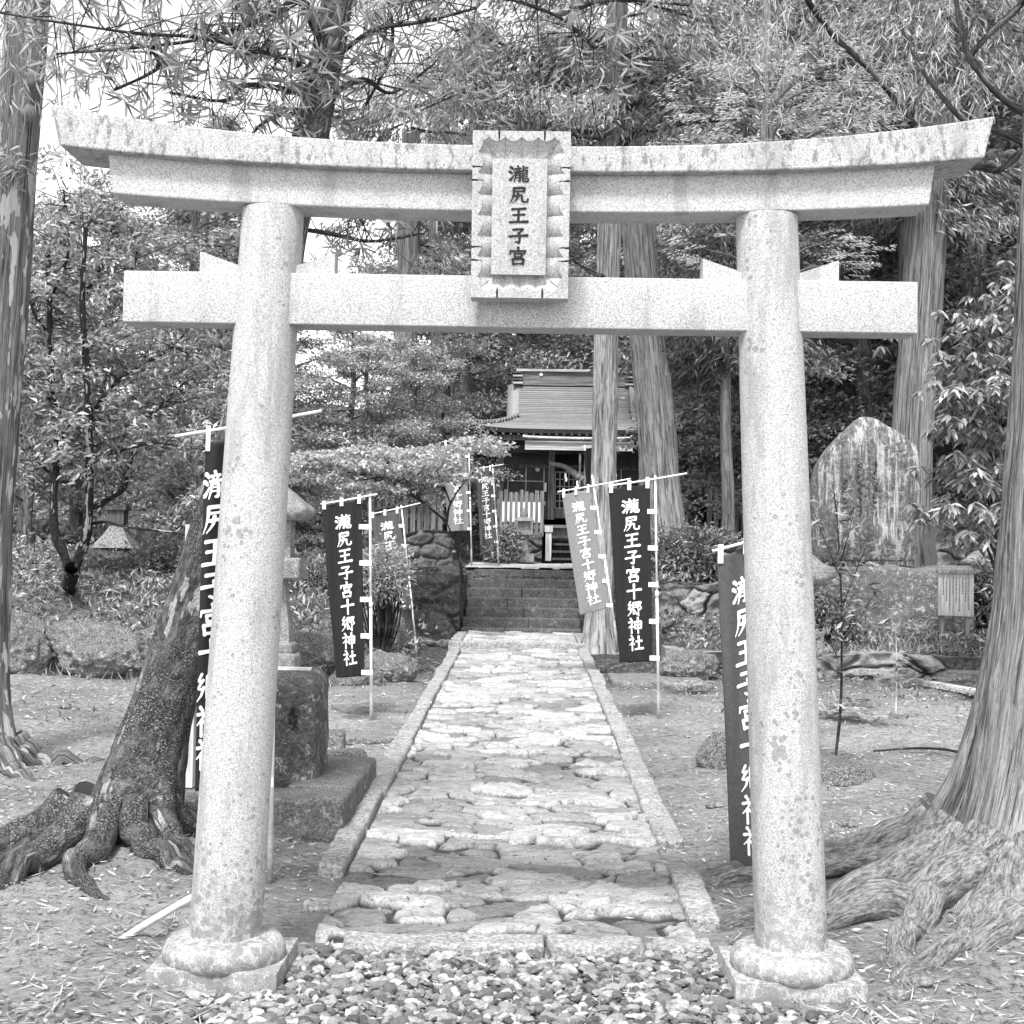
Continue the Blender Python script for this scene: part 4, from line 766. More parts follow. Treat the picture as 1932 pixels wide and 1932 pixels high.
# ------------------------------------------------------------------ shrine hall
def shrine():
    cx = .93; yE, yR = 26.6, 28.4; g = thing('shrine_hall', 'small dark wooden shrine hall with steep shingled roof at the top of the steps', 'shrine', (cx, 28.0, 1.5))
    zE, zR = 4.06, 5.22; HW, TW = 2.02, 1.12; yB = 30.2
    def roof_z(t): return zR+(zE-zR)*(1-(1-t)**1.9*1.0) if False else zE+(zR-zE)*(1-t)**1.75
    # roof: concave front/back slopes with hipped skirts below the gable
    B = MB(); nt_, nu = 190, 61; t = np.linspace(0, 1, nt_)
    def edge(t): return np.where(t < .56, TW, TW+(HW-TW)*((t-.56)/.44)**1.0)
    for s in (-1, 1):
        T, U = np.meshgrid(t, np.linspace(-1, 1, nu), indexing='ij'); hw = edge(T); X = cx+U*hw; yy = yR+s*(-1)*(-(yR-yE))*T*(-1) if False else yR-s*(yR-yE)*T
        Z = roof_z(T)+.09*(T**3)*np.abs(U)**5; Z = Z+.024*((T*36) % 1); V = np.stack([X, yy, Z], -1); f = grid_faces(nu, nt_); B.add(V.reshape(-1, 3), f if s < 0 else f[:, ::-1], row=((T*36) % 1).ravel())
    for s in (-1, 1):           # side skirts
        T, U = np.meshgrid(np.linspace(.50, 1, 100), np.linspace(-1, 1, 41), indexing='ij'); hw = np.where(T < .56, TW-.02, edge(T)); yy = yR+U*(yR-yE)*np.maximum(T, .56)
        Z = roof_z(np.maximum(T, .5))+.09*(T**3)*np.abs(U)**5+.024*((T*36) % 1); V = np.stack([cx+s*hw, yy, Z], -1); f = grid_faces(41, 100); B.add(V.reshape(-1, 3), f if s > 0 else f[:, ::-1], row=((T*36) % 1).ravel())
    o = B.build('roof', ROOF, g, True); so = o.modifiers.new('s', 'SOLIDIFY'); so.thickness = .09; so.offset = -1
    for s in (-1, 1):           # flared verge strip at each gable end
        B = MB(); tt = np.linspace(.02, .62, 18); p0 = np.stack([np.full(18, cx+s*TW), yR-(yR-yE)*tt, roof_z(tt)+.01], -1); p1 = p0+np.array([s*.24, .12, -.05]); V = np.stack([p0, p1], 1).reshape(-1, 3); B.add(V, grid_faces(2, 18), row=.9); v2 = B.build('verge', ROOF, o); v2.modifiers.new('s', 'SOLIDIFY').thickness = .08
    B = MB(); B.box((cx, yR, 5.20), (TW+.02, .15, .08)); B.box((cx, yR, 5.335), (TW-.02, .11, .07)); rb = B.build('ridge', WOODH, o, False)
    B = MB(); B.box((cx, yR, 5.432), (TW+.06, .16, .024)); B.build('ridge_cap', WOODL, o, False)
    for s in (-1, 1):
        for k in range(4): B = MB(); B.box((cx+s*(TW+.03), yR-.02, 5.16+k*.075), (.10, .19-.01*k, .018)); B.build('ridge_end', WOODL if k % 2 == 0 else WOODD, o, False)
    for s in (-.6, .6): B = MB(); tube(B, [(cx+s*TW, yR-.12, 5.335), (cx+s*TW, yR-.155, 5.335)], .035, 14); B.build('crest', PAPER, o)
    for i in range(26): 
        x = cx-1.85+i*3.7/25
        B = MB(); B.beam((x, 26.68, 3.99), (x, 27.6, 4.22), .05, .06); rf = B.build('rafter', WOODD, g, False)
        B = MB(); B.box((x, 26.674, 3.99), (.022, .004, .027)); B.build('rafter_end', PAPER, rf, False)
    B = MB(); B.box((cx, 26.70, 3.90), (1.85, .03, .05)); B.box((cx, 27.45, 3.78), (1.55, .06, .07)); B.build('eave_beam', WOODD, g, False)
    B = MB(); tube(B, spline([(cx-1.02, 26.52, 3.93), (cx-.9, 26.52, 3.90), (cx, 26.52, 3.885), (cx+.9, 26.52, 3.90), (cx+1.1, 26.52, 3.94)], 20), .028, 8); B.build('gutter', PALE, g)
    # pale porch canopy board
    B = MB(); n = 20
    for k in range(4): B.box((cx+.06, 26.62-.012*k, 3.815-.045*k), (1.04, .03, .020))
    B.build('porch_canopy', WOODL, g, False)
    yw = 27.5; zf = 2.33
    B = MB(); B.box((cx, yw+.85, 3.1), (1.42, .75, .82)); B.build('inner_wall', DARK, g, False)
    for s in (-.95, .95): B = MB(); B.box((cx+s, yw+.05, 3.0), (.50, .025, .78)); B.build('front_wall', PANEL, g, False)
    for x in (-1.46, -.44, .44, 1.46): B = MB(); B.box((cx+x, yw, 3.05), (.065, .065, .78)); B.build('post', WOODM, g, False)
    for x, w_ in ((-.95, .45), (0, .375), (.95, .45)):
        B = MB(); B.box((cx+x, yw, 3.72), (w_, .05, .07)); B.box((cx+x, yw, 3.40), (w_, .04, .035)); B.build('lintel', WOODD, g, False)
    B = MB(); B.box((cx-.98, 27.2, 3.84), (.30, .03, .2)); B.build('gable_board', PANEL, g, False)
    # windows
    for s in (-1, 1):
        B = MB(); x = cx+s*.95
        for xx in (-.36, 0, .36): B.box((x+xx, yw-.005, 2.98), (.010, .012, .40))
        for zz in (2.60, 2.82, 3.1, 3.37): B.box((x, yw-.005, zz), (.36, .010, .010))
        wn = B.build('window', LATT, g, False); B = MB(); B.box((x, yw+.012, 2.68), (.34, .004, .14)); B.build('paper_pane', plain('dim_paper', .35, .7, .3, 12) if s < 0 else bpy.data.materials['dim_paper'], wn, False)
    # lattice door
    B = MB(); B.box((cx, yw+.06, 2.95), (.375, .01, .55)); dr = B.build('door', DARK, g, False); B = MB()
    for k in range(9): B.box((cx-.36+k*.09, yw+.03, 2.93), (.009, .012, .37))
    for k in range(6): B.box((cx, yw+.028, 2.57+k*.145), (.37, .010, .009))
    B.build('lattice', LATT, dr, False); B = MB(); B.box((cx, yw+.03, 2.46), (.375, .02, .09)); B.build('door_panel', WOODM, dr, False)
    # floor, veranda with railing boards
    B = MB(); B.box((cx, 27.3, zf-.06), (1.65, .55, .05)); B.box((cx, 26.78, zf-.09), (1.65, .03, .08)); B.build('veranda', WOODH, g, False)
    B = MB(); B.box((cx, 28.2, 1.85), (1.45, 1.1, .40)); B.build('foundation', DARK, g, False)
    B = MB(); B.box((cx, 26.95, 2.05), (.46, .1, .13)); B.build('offering_step', WOODM, g, False)
    st = None
    for k in range(4): B = MB(); B.box((cx, 26.85-.2*k, 1.98-.14*k), (.45, .12, .02)); B.box((cx, 26.95-.2*k, 1.90-.14*k), (.45, .015, .07)); B.build('stair', WOODD, g, False)
    for s in (-1, 1): B = MB(); B.box((cx+s*.50, 26.35, 1.80), (.055, .06, .28)); B.box((cx+s*.50, 26.35, 2.13), (.075, .08, .06)); B.build('newel_post', PALE, g, False)
    # rope, bell cords, paper streamers
    B = MB(); P = spline([(cx-.5, 26.9, 3.42), (cx-.2, 26.88, 3.36), (cx+.1, 26.88, 3.16), (cx+.3, 26.9, 3.06), (cx+.52, 26.9, 3.42)], 60); r_ = np.interp(np.linspace(0, 1, 60), [0, .25, .5, .75, 1], [.03, .05, .085, .05, .03])*(1+.12*np.sin(np.arange(60)*1.4)); tube(B, P, r_, 10); B.build('straw_rope', plain('straw', .22, .9, .4, 60), g)
    for x, z in ((-.18, 3.16), (.05, 3.02), (.28, 2.98)): B = MB(); B.box((cx+x, 26.83, z+.02), (.018, .002, .05)); B.box((cx+x+.015, 26.832, z-.05), (.018, .002, .04)); B.build('paper_streamer', PAPER, g, False)
    for x in (.1, .2): B = MB(); tube(B, [(cx+x, 26.86, 3.62), (cx+x, 26.84, 2.75)], .022, 8); B.build('bell_cord', plain('cord', .4, .8, .4, 50) if x < .15 else bpy.data.materials['cord'], g)
    B = MB(); B.box((cx-.56, yw-.08, 2.98), (.02, .006, .09)); B.build('paper_slip', PAPER, g, False)
    B = MB(); tube(B, [(cx-.72, yw-.10, 3.33), (cx-.72, yw-.05, 3.33)], .05, 16); B.build('lamp', LATT, g)
    # railing fence of boards with white paper tips
    for s, n, x0 in ((-1, 9, cx-1.42), (1, 9, cx+.62)):
        f = thing('board_fence', ('fence of weathered boards with white strips left of the shrine door', 'fence of weathered boards with white strips right of the shrine door')[s > 0], 'fence', (x0, 26.3, 2.1), 'board fences by the shrine door'); B = MB()
        for k in range(n):
            x = x0+k*.098; B.box((x, 26.3, 2.42), (.036, .014, .42+.03*math.sin(k*1.9)))
        B.build('boards', WOODM, f, False); B = MB(); B.box((x0+.39, 26.33, 2.62), (.46, .02, .04)); B.box((x0+.39, 26.33, 2.17), (.46, .02, .04)); B.build('rail', WOODH, f, False)
        for k in range(n-1): B = MB(); B.box((x0+.049+k*.098, 26.275, 2.44), (.020, .004, .19)); B.build('white_strip', PAPER, f, False)
    # little lantern before the steps
    c = at(988, 1058, 25.2); x, y, z = c; m = LANT; g = thing('small_stone_lantern', 'small squat stone lantern at the foot of the shrine stairs', 'lantern', c)
    B = MB(); block(B, (x, y, z+.05), (.19, .17, .08), .015, .006, 5, 2, 6); B.build('base', m, g); B = MB(); lathe(B, [(.11, .12), (.095, .2), (.09, .42), (.10, .47)], (x, y, z), 20); B.build('shaft', m, g)
    B = MB(); block(B, (x, y, z+.51), (.16, .16, .045), .015, .004, 5, 3, 6); B.build('platform', m, g); B = MB(); block(B, (x, y, z+.64), (.11, .11, .085), .015, .004, 5, 4, 6); B.build('light_chamber', m, g)
    B = MB(); block(B, (x, y, z+.755), (.20, .20, .035), .02, .004, 5, 5, 6, 0, .35); B.build('roof', m, g); B = MB(); lathe(B, [(.001, .2), (.03, .16), (.06, .1), (.07, .05), (.05, 0)], (x, y, z+.78), 16); B.build('finial', m, g)
    # picket fences on the terrace
    for lab, p, q in (('grey picket fence between the second cedar and the right gate pillar', (3.2, 24.6), (5.2, 24.9)), ('weathered picket fence behind the maple trunk', (-2.75, 25.0), (-1.5, 25.0))):
        p, q = np.array(p), np.array(q); L = np.linalg.norm(q-p); n = int(L/.12); z0 = 1.45 if p[0] < 0 else 1.75; f = thing('picket_fence', lab, 'fence', (p[0], p[1], z0)); B = MB(); rng = np.random.default_rng(7)
        for k in range(n): c = p+(q-p)*(k+.5)/n; B.box((c[0], c[1], z0+.55), (.042, .012, .55+rng.uniform(-.04, .04)))
        B.build('pickets', WOODM, f, False); B = MB()
        for zz in (.3, .85): B.beam((*(p+[0, .03]), z0+zz), (*(q+[0, .03]), z0+zz), .04, .06)
        B.build('rail', WOODH, f, False)
    # small roofed hokora deep among the leaves at the left
    c = at(221, 1034, 22.5); x, y, z = c; z -= .55; k = 22.5/2600; g = thing('wayside_shrine', 'tiny roofed wooden shrine half lost among leaves on the left slope', 'shrine', (x, y, z)); B = MB(); B.box((x, y, z+.28), (.20, .20, .28)); B.build('body', WOODD, g, False)
    B = MB(); n = 16; t = np.linspace(0, 1, n); ring = []
    for a in t: r_ = .10+.26*a**1.4; zz = z+.95-.40*a-.012*((a*8) % 1); ring.append([(x-r_, y-r_, zz), (x+r_, y-r_, zz), (x+r_, y+r_, zz), (x-r_, y+r_, zz)])
    V = np.array(ring); i = np.arange(n-1)[:, None]; j = np.arange(4)[None]; jn = (j+1) % 4; B.add(V.reshape(-1, 3), np.stack([i*4+j, (i+1)*4+j, (i+1)*4+jn, i*4+jn], -1).reshape(-1, 4)); B.build('roof', WOODM, g, False)
    B = MB(); B.box((x, y, z+1.06), (.13, .13, .12)); B.box((x, y, z+1.2), (.17, .17, .03)); B.build('finial', WOODD, g, False)

# ------------------------------------------------------------------ trees with a place of their own
def px_path(pts, Y, Y2=None):
    Y2 = Y if Y2 is None else Y2; n = len(pts); return np.array([at(a, b, Y+(Y2-Y)*i/(n-1)) for i, (a, b) in enumerate(pts)])
def own_trees():
    rng = np.random.default_rng(77)
    # mossy tree leaning behind the left pillar
    P = px_path([(225, 1640), (262, 1500), (300, 1350), (352, 1200), (400, 1040), (462, 810), (512, 610), (545, 430), (590, 240), (625, 60), (650, -80)], 6.95, 7.35); b = P[0].copy(); b[2] = zg(b[0], b[1])
    g = thing('mossy_leaning_tree', 'dark mossy tree leaning right behind the left gate pillar, with knotted roots', 'tree', b); W = MB()
    big_trunk(W, P, [.235, .19, .158, .150, .140, .125, .112, .10, .092, .085, .08], 56, 140, .07, 7, (.17, .28, 5, .8), 3, 2.5); bx, by = b[0], b[1]
    for k, (az, ln, r_) in enumerate(((3.3, 1.15, .10), (3.9, 1.25, .11), (4.35, .95, .10), (4.75, .75, .09), (5.3, .62, .085), (5.9, .62, .08), (2.7, .9, .08), (3.6, .95, .07), (4.1, .7, .08), (.3, .6, .07), (1.2, .7, .07))): root(W, bx+.16*math.cos(az), by+.16*math.sin(az), az, ln*1.1, r_*.85, 50+k, .2, 1.1)
    W.build('trunk', BARK_M, g); W = MB(); Lf = MB()
    for pts, y0, y1, n, sp in (([(606, 180), (580, 7), (478, 44), (386, 72), (284, 87), (102, 102)], 7.25, 6.6, 62, .20), ([(606, 180), (560, 120), (506, 102), (386, 72), (240, 61), (0, 24)], 7.25, 6.3, 62, .22), ([(284, 87), (300, 120), (280, 140), (215, 170)], 6.75, 6.7, 10, .14), ([(600, 200), (560, 175), (470, 160), (420, 190), (320, 175)], 7.2, 6.9, 15, .14), ([(615, 100), (540, -20), (400, -30), (200, -20)], 7.3, 6.6, 48, .24), ([(610, 130), (700, 60), (800, 40), (900, 15)], 7.3, 7.0, 40, .24), ([(600, 200), (680, 150), (740, 175), (820, 120)], 7.25, 7.6, 16, .2),
                             ([(560, 360), (480, 310), (420, 330), (380, 320)], 7.2, 7.3, 12, .12), ([(545, 430), (620, 440), (700, 455), (800, 440)], 7.2, 7.8, 20, .18), ([(640, 0), (760, -40), (900, -20), (1050, 30), (1120, 90)], 7.3, 7.4, 60, .26), ([(1050, 30), (1150, 0), (1300, 10)], 7.4, 7.6, 16, .2), ([(650, -60), (720, -20), (740, 90), (690, 200)], 7.3, 7.7, 30, .24), ([(600, 200), (500, 230), (440, 300)], 7.25, 7.5, 8, .16)):
        p = limb(W, px_path(pts, y0, y1), .017, .006, 7, 26, .3, n); rosettes(rng, W, Lf, p, n, sp, .115, .0115, 13)
    W.build('branches', TWIG, g); Lf.build('crown', LF_LONG, g)
    # big cedar at the right edge
    P = px_path([(2005, 1760), (1998, 1600), (1990, 1400), (1998, 1150), (2005, 900), (2012, 600), (2020, 200), (2026, -120)], 6.75); b = P[0].copy(); b[2] = zg(b[0], b[1]); P[0, 2] = b[2]-.1
    g = thing('large_cedar', 'large fibrous cedar at the right edge with a wide flare of roots', 'tree', b); W = MB(); big_trunk(W, P, [.46, .40, .345, .30, .265, .235, .215, .205], 130, 200, .05, 16, (.78, .27, 5, 2.2), 8, 1.6); WR = MB()
    for k, (az, ln, r_) in enumerate(((3.05, 1.25, .13), (3.45, 1.55, .15), (3.85, 1.45, .15), (4.2, 1.2, .14), (4.6, 1.1, .13), (2.7, 1.0, .11), (3.65, 1.7, .10), (5.1, .9, .12), (3.25, 1.75, .07), (4.0, 1.75, .07))): root(WR, b[0]+.5*math.cos(az), b[1]+.5*math.sin(az), az, ln*1.1, r_*.8, 70+k, .20, .8)
    W.build('trunk', BARK_R, g); WR.build('roots', BARK_RT, g); W = MB(); Lf = MB()
    for pts, y0, y1, r_ in (([(2010, 230), (1932, 212), (1885, 178), (1838, 120), (1826, 100), (1810, 40), (1800, -30)], 6.8, 7.2, .024), ([(1830, 104), (1870, 60), (1925, 10), (1950, -40)], 7.1, 6.9, .02), ([(2008, 275), (1940, 272), (1880, 246), (1838, 240), (1796, 205), (1735, 125), (1700, 50), (1690, -20)], 7.0, 7.8, .017), ([(1728, 242), (1690, 190), (1640, 130), (1575, 70), (1530, 10), (1510, -30)], 8.0, 7.6, .021), ([(2010, 250), (1932, 283), (1905, 308), (1876, 324)], 6.8, 7.1, .022), ([(1728, 242), (1790, 300), (1900, 330), (2012, 420)], 8.0, 6.9, .024)): limb(W, px_path(pts, y0, y1), r_, r_*.55, 8, 26, .3, int(r_*999))
    W.build('branches', TWIG, g)
    for cx, cy, n, sx in ((1740, 165, 26, .20), (1760, 90, 22, .2), (1420, 20, 26, .26), (1490, 35, 16, .18), (1880, 50, 16, .2), (1840, 0, 20, .3), (1690, -10, 16, .3)):       # hanging cedar sprays
        c = at(cx, cy, 7.8)
        for _ in range(n):
            p = c+rng.normal(size=3)*np.array([sx, .3, .14]); d = np.array([rng.normal()*.35, rng.normal()*.2, -1]); m = 16; t = np.linspace(0, .28, m)[:, None]
            pt = p+d*t; D = unit(np.c_[rng.normal(size=(m, 2))*.55, np.full(m, -.9)]); leaves(Lf, pt, D, rng.normal(size=(m, 3)), .085, .006, 'long', .1)
    Lf.build('crown', LF_CEDAR, g)
    # flecked cedar at the left edge
    P = px_path([(-42, 1440), (-38, 1250), (-26, 1000), (-10, 800), (10, 560), (26, 330), (48, 60), (60, -150)], 9.6); b = P[0].copy(); b[2] = zg(b[0], b[1]); P[0, 2] = b[2]-.1
    g = thing('flecked_cedar', 'tall cedar trunk with pale flecks at the left edge of the picture', 'tree', b); W = MB(); big_trunk(W, P, [.22, .195, .175, .165, .16, .152, .146, .14], 64, 130, .045, 11, (.25, .22, 4, 0.5), 12, 1.4)
    for k, (az, ln, r_) in enumerate(((-.1, .75, .085), (-.7, .7, .09), (-1.3, .6, .09), (.6, .5, .07), (-2, .6, .08))): root(W, b[0]+.2*math.cos(az), b[1]+.2*math.sin(az), az, ln, r_, 90+k, .16, .5)
    for px, py in ((55, 215), (22, 315), (62, 150)): c = at(px, py, 9.46); rock(W, c, (.05, .05, .06), int(px), 2, .3)
    W.build('trunk', BARK_L, g); Lf = MB(); c = at(50, 318, 9.4); clump(rng, Lf, c+rng.normal(size=(14, 3))*[.10, .05, .05], [0, -.3, -.3], 8, .04, .09, .012, .4, .5, .3, 'long')
    for cx, cy in ((60, 40), (20, 80), (90, 110), (0, 140)): clump(rng, Lf, at(cx, cy, 9.0)+rng.normal(size=(16, 3))*[.28, .2, .18], [0, -.2, -.5], 9, .06, .12, .012, .5, .6, .3, 'long')
    Lf.build('crown', LF_LONG, g)
    # the two cedars by the steps and others: trunk, stubs, sprays
    def cedar(name, label, pts, Y, rads, m, flare, limbs, seed, crownz, n_sp, spread, lf=LF_CEDAR, sides=56):
        P = px_path(pts, Y); b = P[0].copy(); b[2] = zg(b[0], b[1]); P[0, 2] = b[2]-.15; g = thing(name, label, 'tree', b); W = MB(); big_trunk(W, P, rads, sides, 130, .06, 10, flare, seed, 1.3); W.build('trunk', m, g); W = MB(); Lf = MB(); r2 = np.random.default_rng(seed)
        for pts2, r_, ns in limbs:
            p = limb(W, px_path(pts2, Y-.1, Y-.6 if seed % 2 else Y+.4), r_, r_*.3, 7, 20, .35, seed); 
            for q in p[4::2]:
                for _ in range(ns): c = q+r2.normal(size=3)*[.35, .35, .18]; tube(W, spline([q, (q+c)/2+[0, 0, .05], c], 5), np.linspace(.008, .004, 5), 4, False); clump(r2, Lf, c+r2.normal(size=(5, 3))*.12, unit((c-q)[None])[0]-[0, 0, .4], 12, (.09, .09, .05), .13, .02, .6, .9, .3, 'kite', .3)
        for i in range(n_sp):       # upper crown sprays on rising limbs
            h = r2.uniform(*crownz); az = r2.uniform(0, 6.28); q = np.array([np.interp(h, P[:, 2], P[:, 0]), Y, h]); e = q+np.array([math.cos(az), math.sin(az), -.15])*r2.uniform(.5, 1)*spread; p = limb(W, [q, (q+e)/2+[0, 0, .15], e], .03, .006, 5, 9)
            for s_ in p[3:]: clump(r2, Lf, s_+r2.normal(size=(7, 3))*[.22, .22, .1], unit((e-q)[None])[0]-[0, 0, .3], 12, (.10, .10, .05), .15, .024, .6, .9, .3, 'kite', .3)
        if W.n: W.build('branches', TWIG, g)
        if Lf.n: Lf.build('crown', lf, g)
    cedar('pale_cedar', 'pale straight cedar with a flared foot at the right of the steps', [(1130, 1240), (1131, 1150), (1137, 960), (1141, 800), (1144, 620), (1150, 430), (1157, 250), (1163, 60), (1168, -120)], 18.9, [.24, .185, .175, .170, .165, .16, .155, .148, .14], BARK_C, (.20, .22, 5, .4), [([(1152, 212), (1141, 208), (1080, 171), (1012, 116), (940, 79), (858, 55)], .07, 3), ([(1155, 165), (1120, 163), (1082, 164)], .05, 0), ([(1150, 255), (1039, 246), (1005, 219), (978, 178)], .06, 3), ([(1012, 180), (943, 164), (882, 171), (796, 208)], .03, 3), ([(1170, 225), (1200, 195), (1235, 180), (1290, 150)], .05, 3), ([(1165, 285), (1200, 255), (1270, 235), (1320, 230), (1391, 226)], .06, 2), ([(1140, 525), (1110, 510), (1080, 490)], .045, 0)], 21, (7.2, 11), 26, 2.4)
    cedar('leaning_cedar', 'thick grey cedar leaning left behind the pale one', [(1262, 1150), (1255, 1000), (1244, 900), (1234, 760), (1222, 640), (1206, 450), (1190, 250), (1176, 60)], 20.6, [.33, .30, .285, .27, .262, .25, .235, .2], BARK_C, (.2, .3, 4, 1.0), [([(1230, 700), (1190, 690)], .03, 0)], 22, (8, 11), 8, 2.0)
    cedar('ridged_cedar', 'thick ridged cedar behind the memorial stone under the beam end', [(1712, 1080), (1716, 1000), (1722, 800), (1736, 620), (1750, 430), (1762, 250), (1770, 100), (1776, -60)], 19.6, [.32, .29, .285, .285, .28, .27, .26, .24], BARK_D, (.15, .3, 4, 0.2), [], 23, (6.4, 10), 24, 1.7)
    cedar('thin_dark_cedar', 'thin dark trunk close beside the ridged cedar', [(1700, 1000), (1703, 800), (1705, 600), (1704, 430), (1703, 250)], 21.5, [.09, .085, .08, .075, .07], BARK_D, None, [], 24, (6, 9), 6, 1.2, LF_CEDAR, 24)
    cedar('hillside_cedar', 'cedar trunk lit on its left side high behind the maple', [(748, 1000), (754, 830), (762, 720), (768, 600), (772, 420), (776, 250)], 27.5, [.25, .24, .235, .23, .21, .18], BARK_D, None, [], 25, (7, 11), 22, 2.2)
    cedar('slim_pale_tree', 'slim pale trunk just left of the right gate pillar', [(1376, 1030), (1374, 930), (1370, 840), (1368, 640), (1366, 450)], 21.4, [.10, .095, .09, .08, .07], BARK_C, None, [], 26, (4.3, 7), 22, 1.3, LF_DARK, 24)
    cedar('distant_cedar', 'dim cedar trunk beyond the maple left of the shrine roof', [(868, 900), (868, 720), (870, 560), (872, 300)], 33.0, [.24, .23, .21, .18], BARK_F, None, [], 27, (9, 13), 14, 2.4)
    # pale cypress whose trunk stands behind the right pillar
    Y = 15.2; P = px_path([(1462, 1270), (1458, 1000), (1452, 600), (1447, 300), (1446, 120), (1446, -60)], Y); b = P[0].copy(); b[2] = zg(b[0], b[1]); P[0, 2] = b[2]-.1; g = thing('pale_cypress', 'cypress with pale layered fans of foliage rising over the right beam', 'tree', b); W = MB(); Lf = MB(); big_trunk(W, P, [.10, .09, .085, .075, .06, .045], 24, 60, .05, 6, None, 30, 1.2)
    for cx, cy, wx, n in ((1480, 235, 60, 34), (1420, 285, 60, 34), (1540, 180, 50, 28), (1560, 262, 55, 30), (1385, 215, 45, 22), (1630, 225, 40, 20), (1340, 262, 45, 22), (1440, 165, 45, 24), (1500, 120, 50, 24), (1590, 110, 40, 18), (1400, 110, 40, 18), (1300, 200, 35, 14), (1480, 300, 50, 22), (1640, 150, 35, 14), (1350, 150, 40, 16), (1560, 455, 40, 16), (1590, 500, 34, 14), (1330, 470, 34, 14)):
        k = Y/2600; c = at(cx, cy, Y+rng.uniform(-.8, .3)); q = P[0]+(P[-1]-P[0])*np.clip((c[2]-.3-P[0, 2])/(P[-1, 2]-P[0, 2]), 0, 1); limb(W, [q, (q+c)/2+[0, 0, .1], c], .022, .007, 5, 9)
        for _ in range(n):
            e = c+rng.normal(size=3)*[wx*k*.5, .28, .10]; d0 = unit((e-q)[None])[0]*[1, 1, .2]+[0, -.25, -.12]; m = 20; t = rng.uniform(0, .26, (m, 1)); sd = unit(np.cross(d0, [0, 0, 1.0])[None])[0]; sg = rng.choice([-1, 1], (m, 1)); wd = rng.uniform(.1, 1, (m, 1))*(.09*np.sin(np.clip(t/.26*2.6+.4, 0, 3.14)))
            leaves(Lf, e+unit(d0[None])*t+sd*sg*wd-np.array([0, 0, 1])*wd*.35, unit(d0[None])+sd*sg*.8, np.array([0, -.2, 1.0])+rng.normal(size=(m, 3))*.15, .055, .016, 'kite', .3)
    W.build('trunk', BARK_D, g); Lf.build('crown', LF_MAPLE, g)
    # forked small tree on the left bank
    Y = 16.6; b = at(131, 1122, Y); b[2] = zg(b[0], b[1]); g = thing('forked_tree', 'small forked dark tree with pale lichen rings on the left bank', 'tree', b); W = MB(); Lf = MB(); S = []
    for pts, r0, r1 in (([(131, 1135), (131, 1105), (136, 1072)], .105, .085), ([(136, 1080), (118, 1040), (104, 1005), (101, 940), (105, 850), (99, 720), (94, 620), (90, 480)], .065, .028), ([(136, 1080), (158, 1030), (166, 980), (169, 920), (168, 800), (162, 690), (155, 560), (162, 430)], .068, .028), ([(168, 960), (200, 945), (234, 922), (244, 880), (262, 828), (300, 770), (350, 720)], .036, .014), ([(169, 880), (190, 870), (230, 850), (290, 836), (360, 846)], .022, .010), ([(166, 990), (200, 985), (240, 995), (330, 1005), (385, 1020)], .022, .010), ([(103, 900), (70, 870), (40, 820)], .022, .01), ([(100, 760), (60, 720), (20, 690)], .02, .01), ([(105, 850), (130, 800), (150, 770)], .02, .01), ([(162, 700), (195, 640), (240, 560), (265, 440)], .03, .012), ([(168, 790), (210, 730), (255, 700), (330, 650), (400, 560)], .03, .012), ([(97, 640), (60, 580), (45, 500)], .02, .01), ([(158, 560), (200, 480), (215, 380)], .025, .01), ([(97, 560), (130, 470), (120, 360)], .022, .01)):
        P = px_path(pts, Y, Y+rng.uniform(-.9, .9)); S.append(limb(W, P, r0, r1, 10, 24, .25, len(S)))
    W.build('trunk', bark('lichened_bark', .03, 6, .7, 0, .9, .8), g)
    W2 = MB()
    for p in S[1:]:
        for _ in range(34):
            q = p[rng.integers(4, len(p))]; c = q+rng.normal(size=3)*[.42, .5, .32]+[0, .3, .1]
            if c[2] < 2.35+rng.random()*.4: continue
            tube(W2, spline([q, (q+c)/2+[0, 0, .04], c], 5), np.linspace(.007, .003, 5), 4, False); d = unit((c-q)[None])[0]; ts = rng.uniform(.4, 1.1, (7, 1)); clump(rng, Lf, q+(c-q)*ts, d, 6, (.07, .07, .05), .105, .034, .8, .8, .25)
    W2.build('twigs', TWIG, g); Lf.build('crown', LF_BROAD, g)
    # maple spreading flat sprays before the shrine
    Y = 20.2; b = at(872, 1090, Y); b[2] = zg(b[0], b[1]); g = thing('maple', 'young maple with level sprays of pale leaves left of the steps', 'tree', b); W = MB(); Lf = MB()
    for pts, r0 in (([(872, 1100), (868, 1060), (852, 1010), (843, 985)], .026), ([(843, 985), (850, 950), (880, 905), (925, 860)], .02), ([(843, 985), (800, 950), (770, 930), (720, 900), (640, 890)], .022), ([(800, 950), (760, 900), (720, 860)], .014), ([(850, 950), (830, 900), (800, 850)], .014), ([(720, 900), (650, 910), (590, 915)], .012)): limb(W, px_path(pts, Y, Y-.5), r0, r0*.35, 7, 16, .2, 3)
    W.build('trunk', TWIG, g)
    for cx, cy, wx, n in ((640, 872, 85, 70), (735, 885, 90, 70), (820, 880, 62, 50), (690, 850, 70, 50), (905, 836, 48, 36), (600, 905, 55, 40), (770, 856, 60, 40), (690, 918, 80, 40), (840, 850, 55, 30), (560, 880, 40, 30), (870, 905, 45, 18), (930, 850, 25, 14), (585, 860, 50, 30)):
        k = Y/2600; c = at(cx, cy, Y-.4); C = c+rng.normal(size=(n, 3))*[wx*k*.52, .42, .035]; C[:, 2] -= np.abs(C[:, 0]-c[0])**2*.22; clump(rng, Lf, C, unit(C-c+[0, -.2, .05]), 13, (.07, .07, .018), .075, .05, 1.6, .5, .3)
    Lf.build('crown', LF_MAPLE, g)
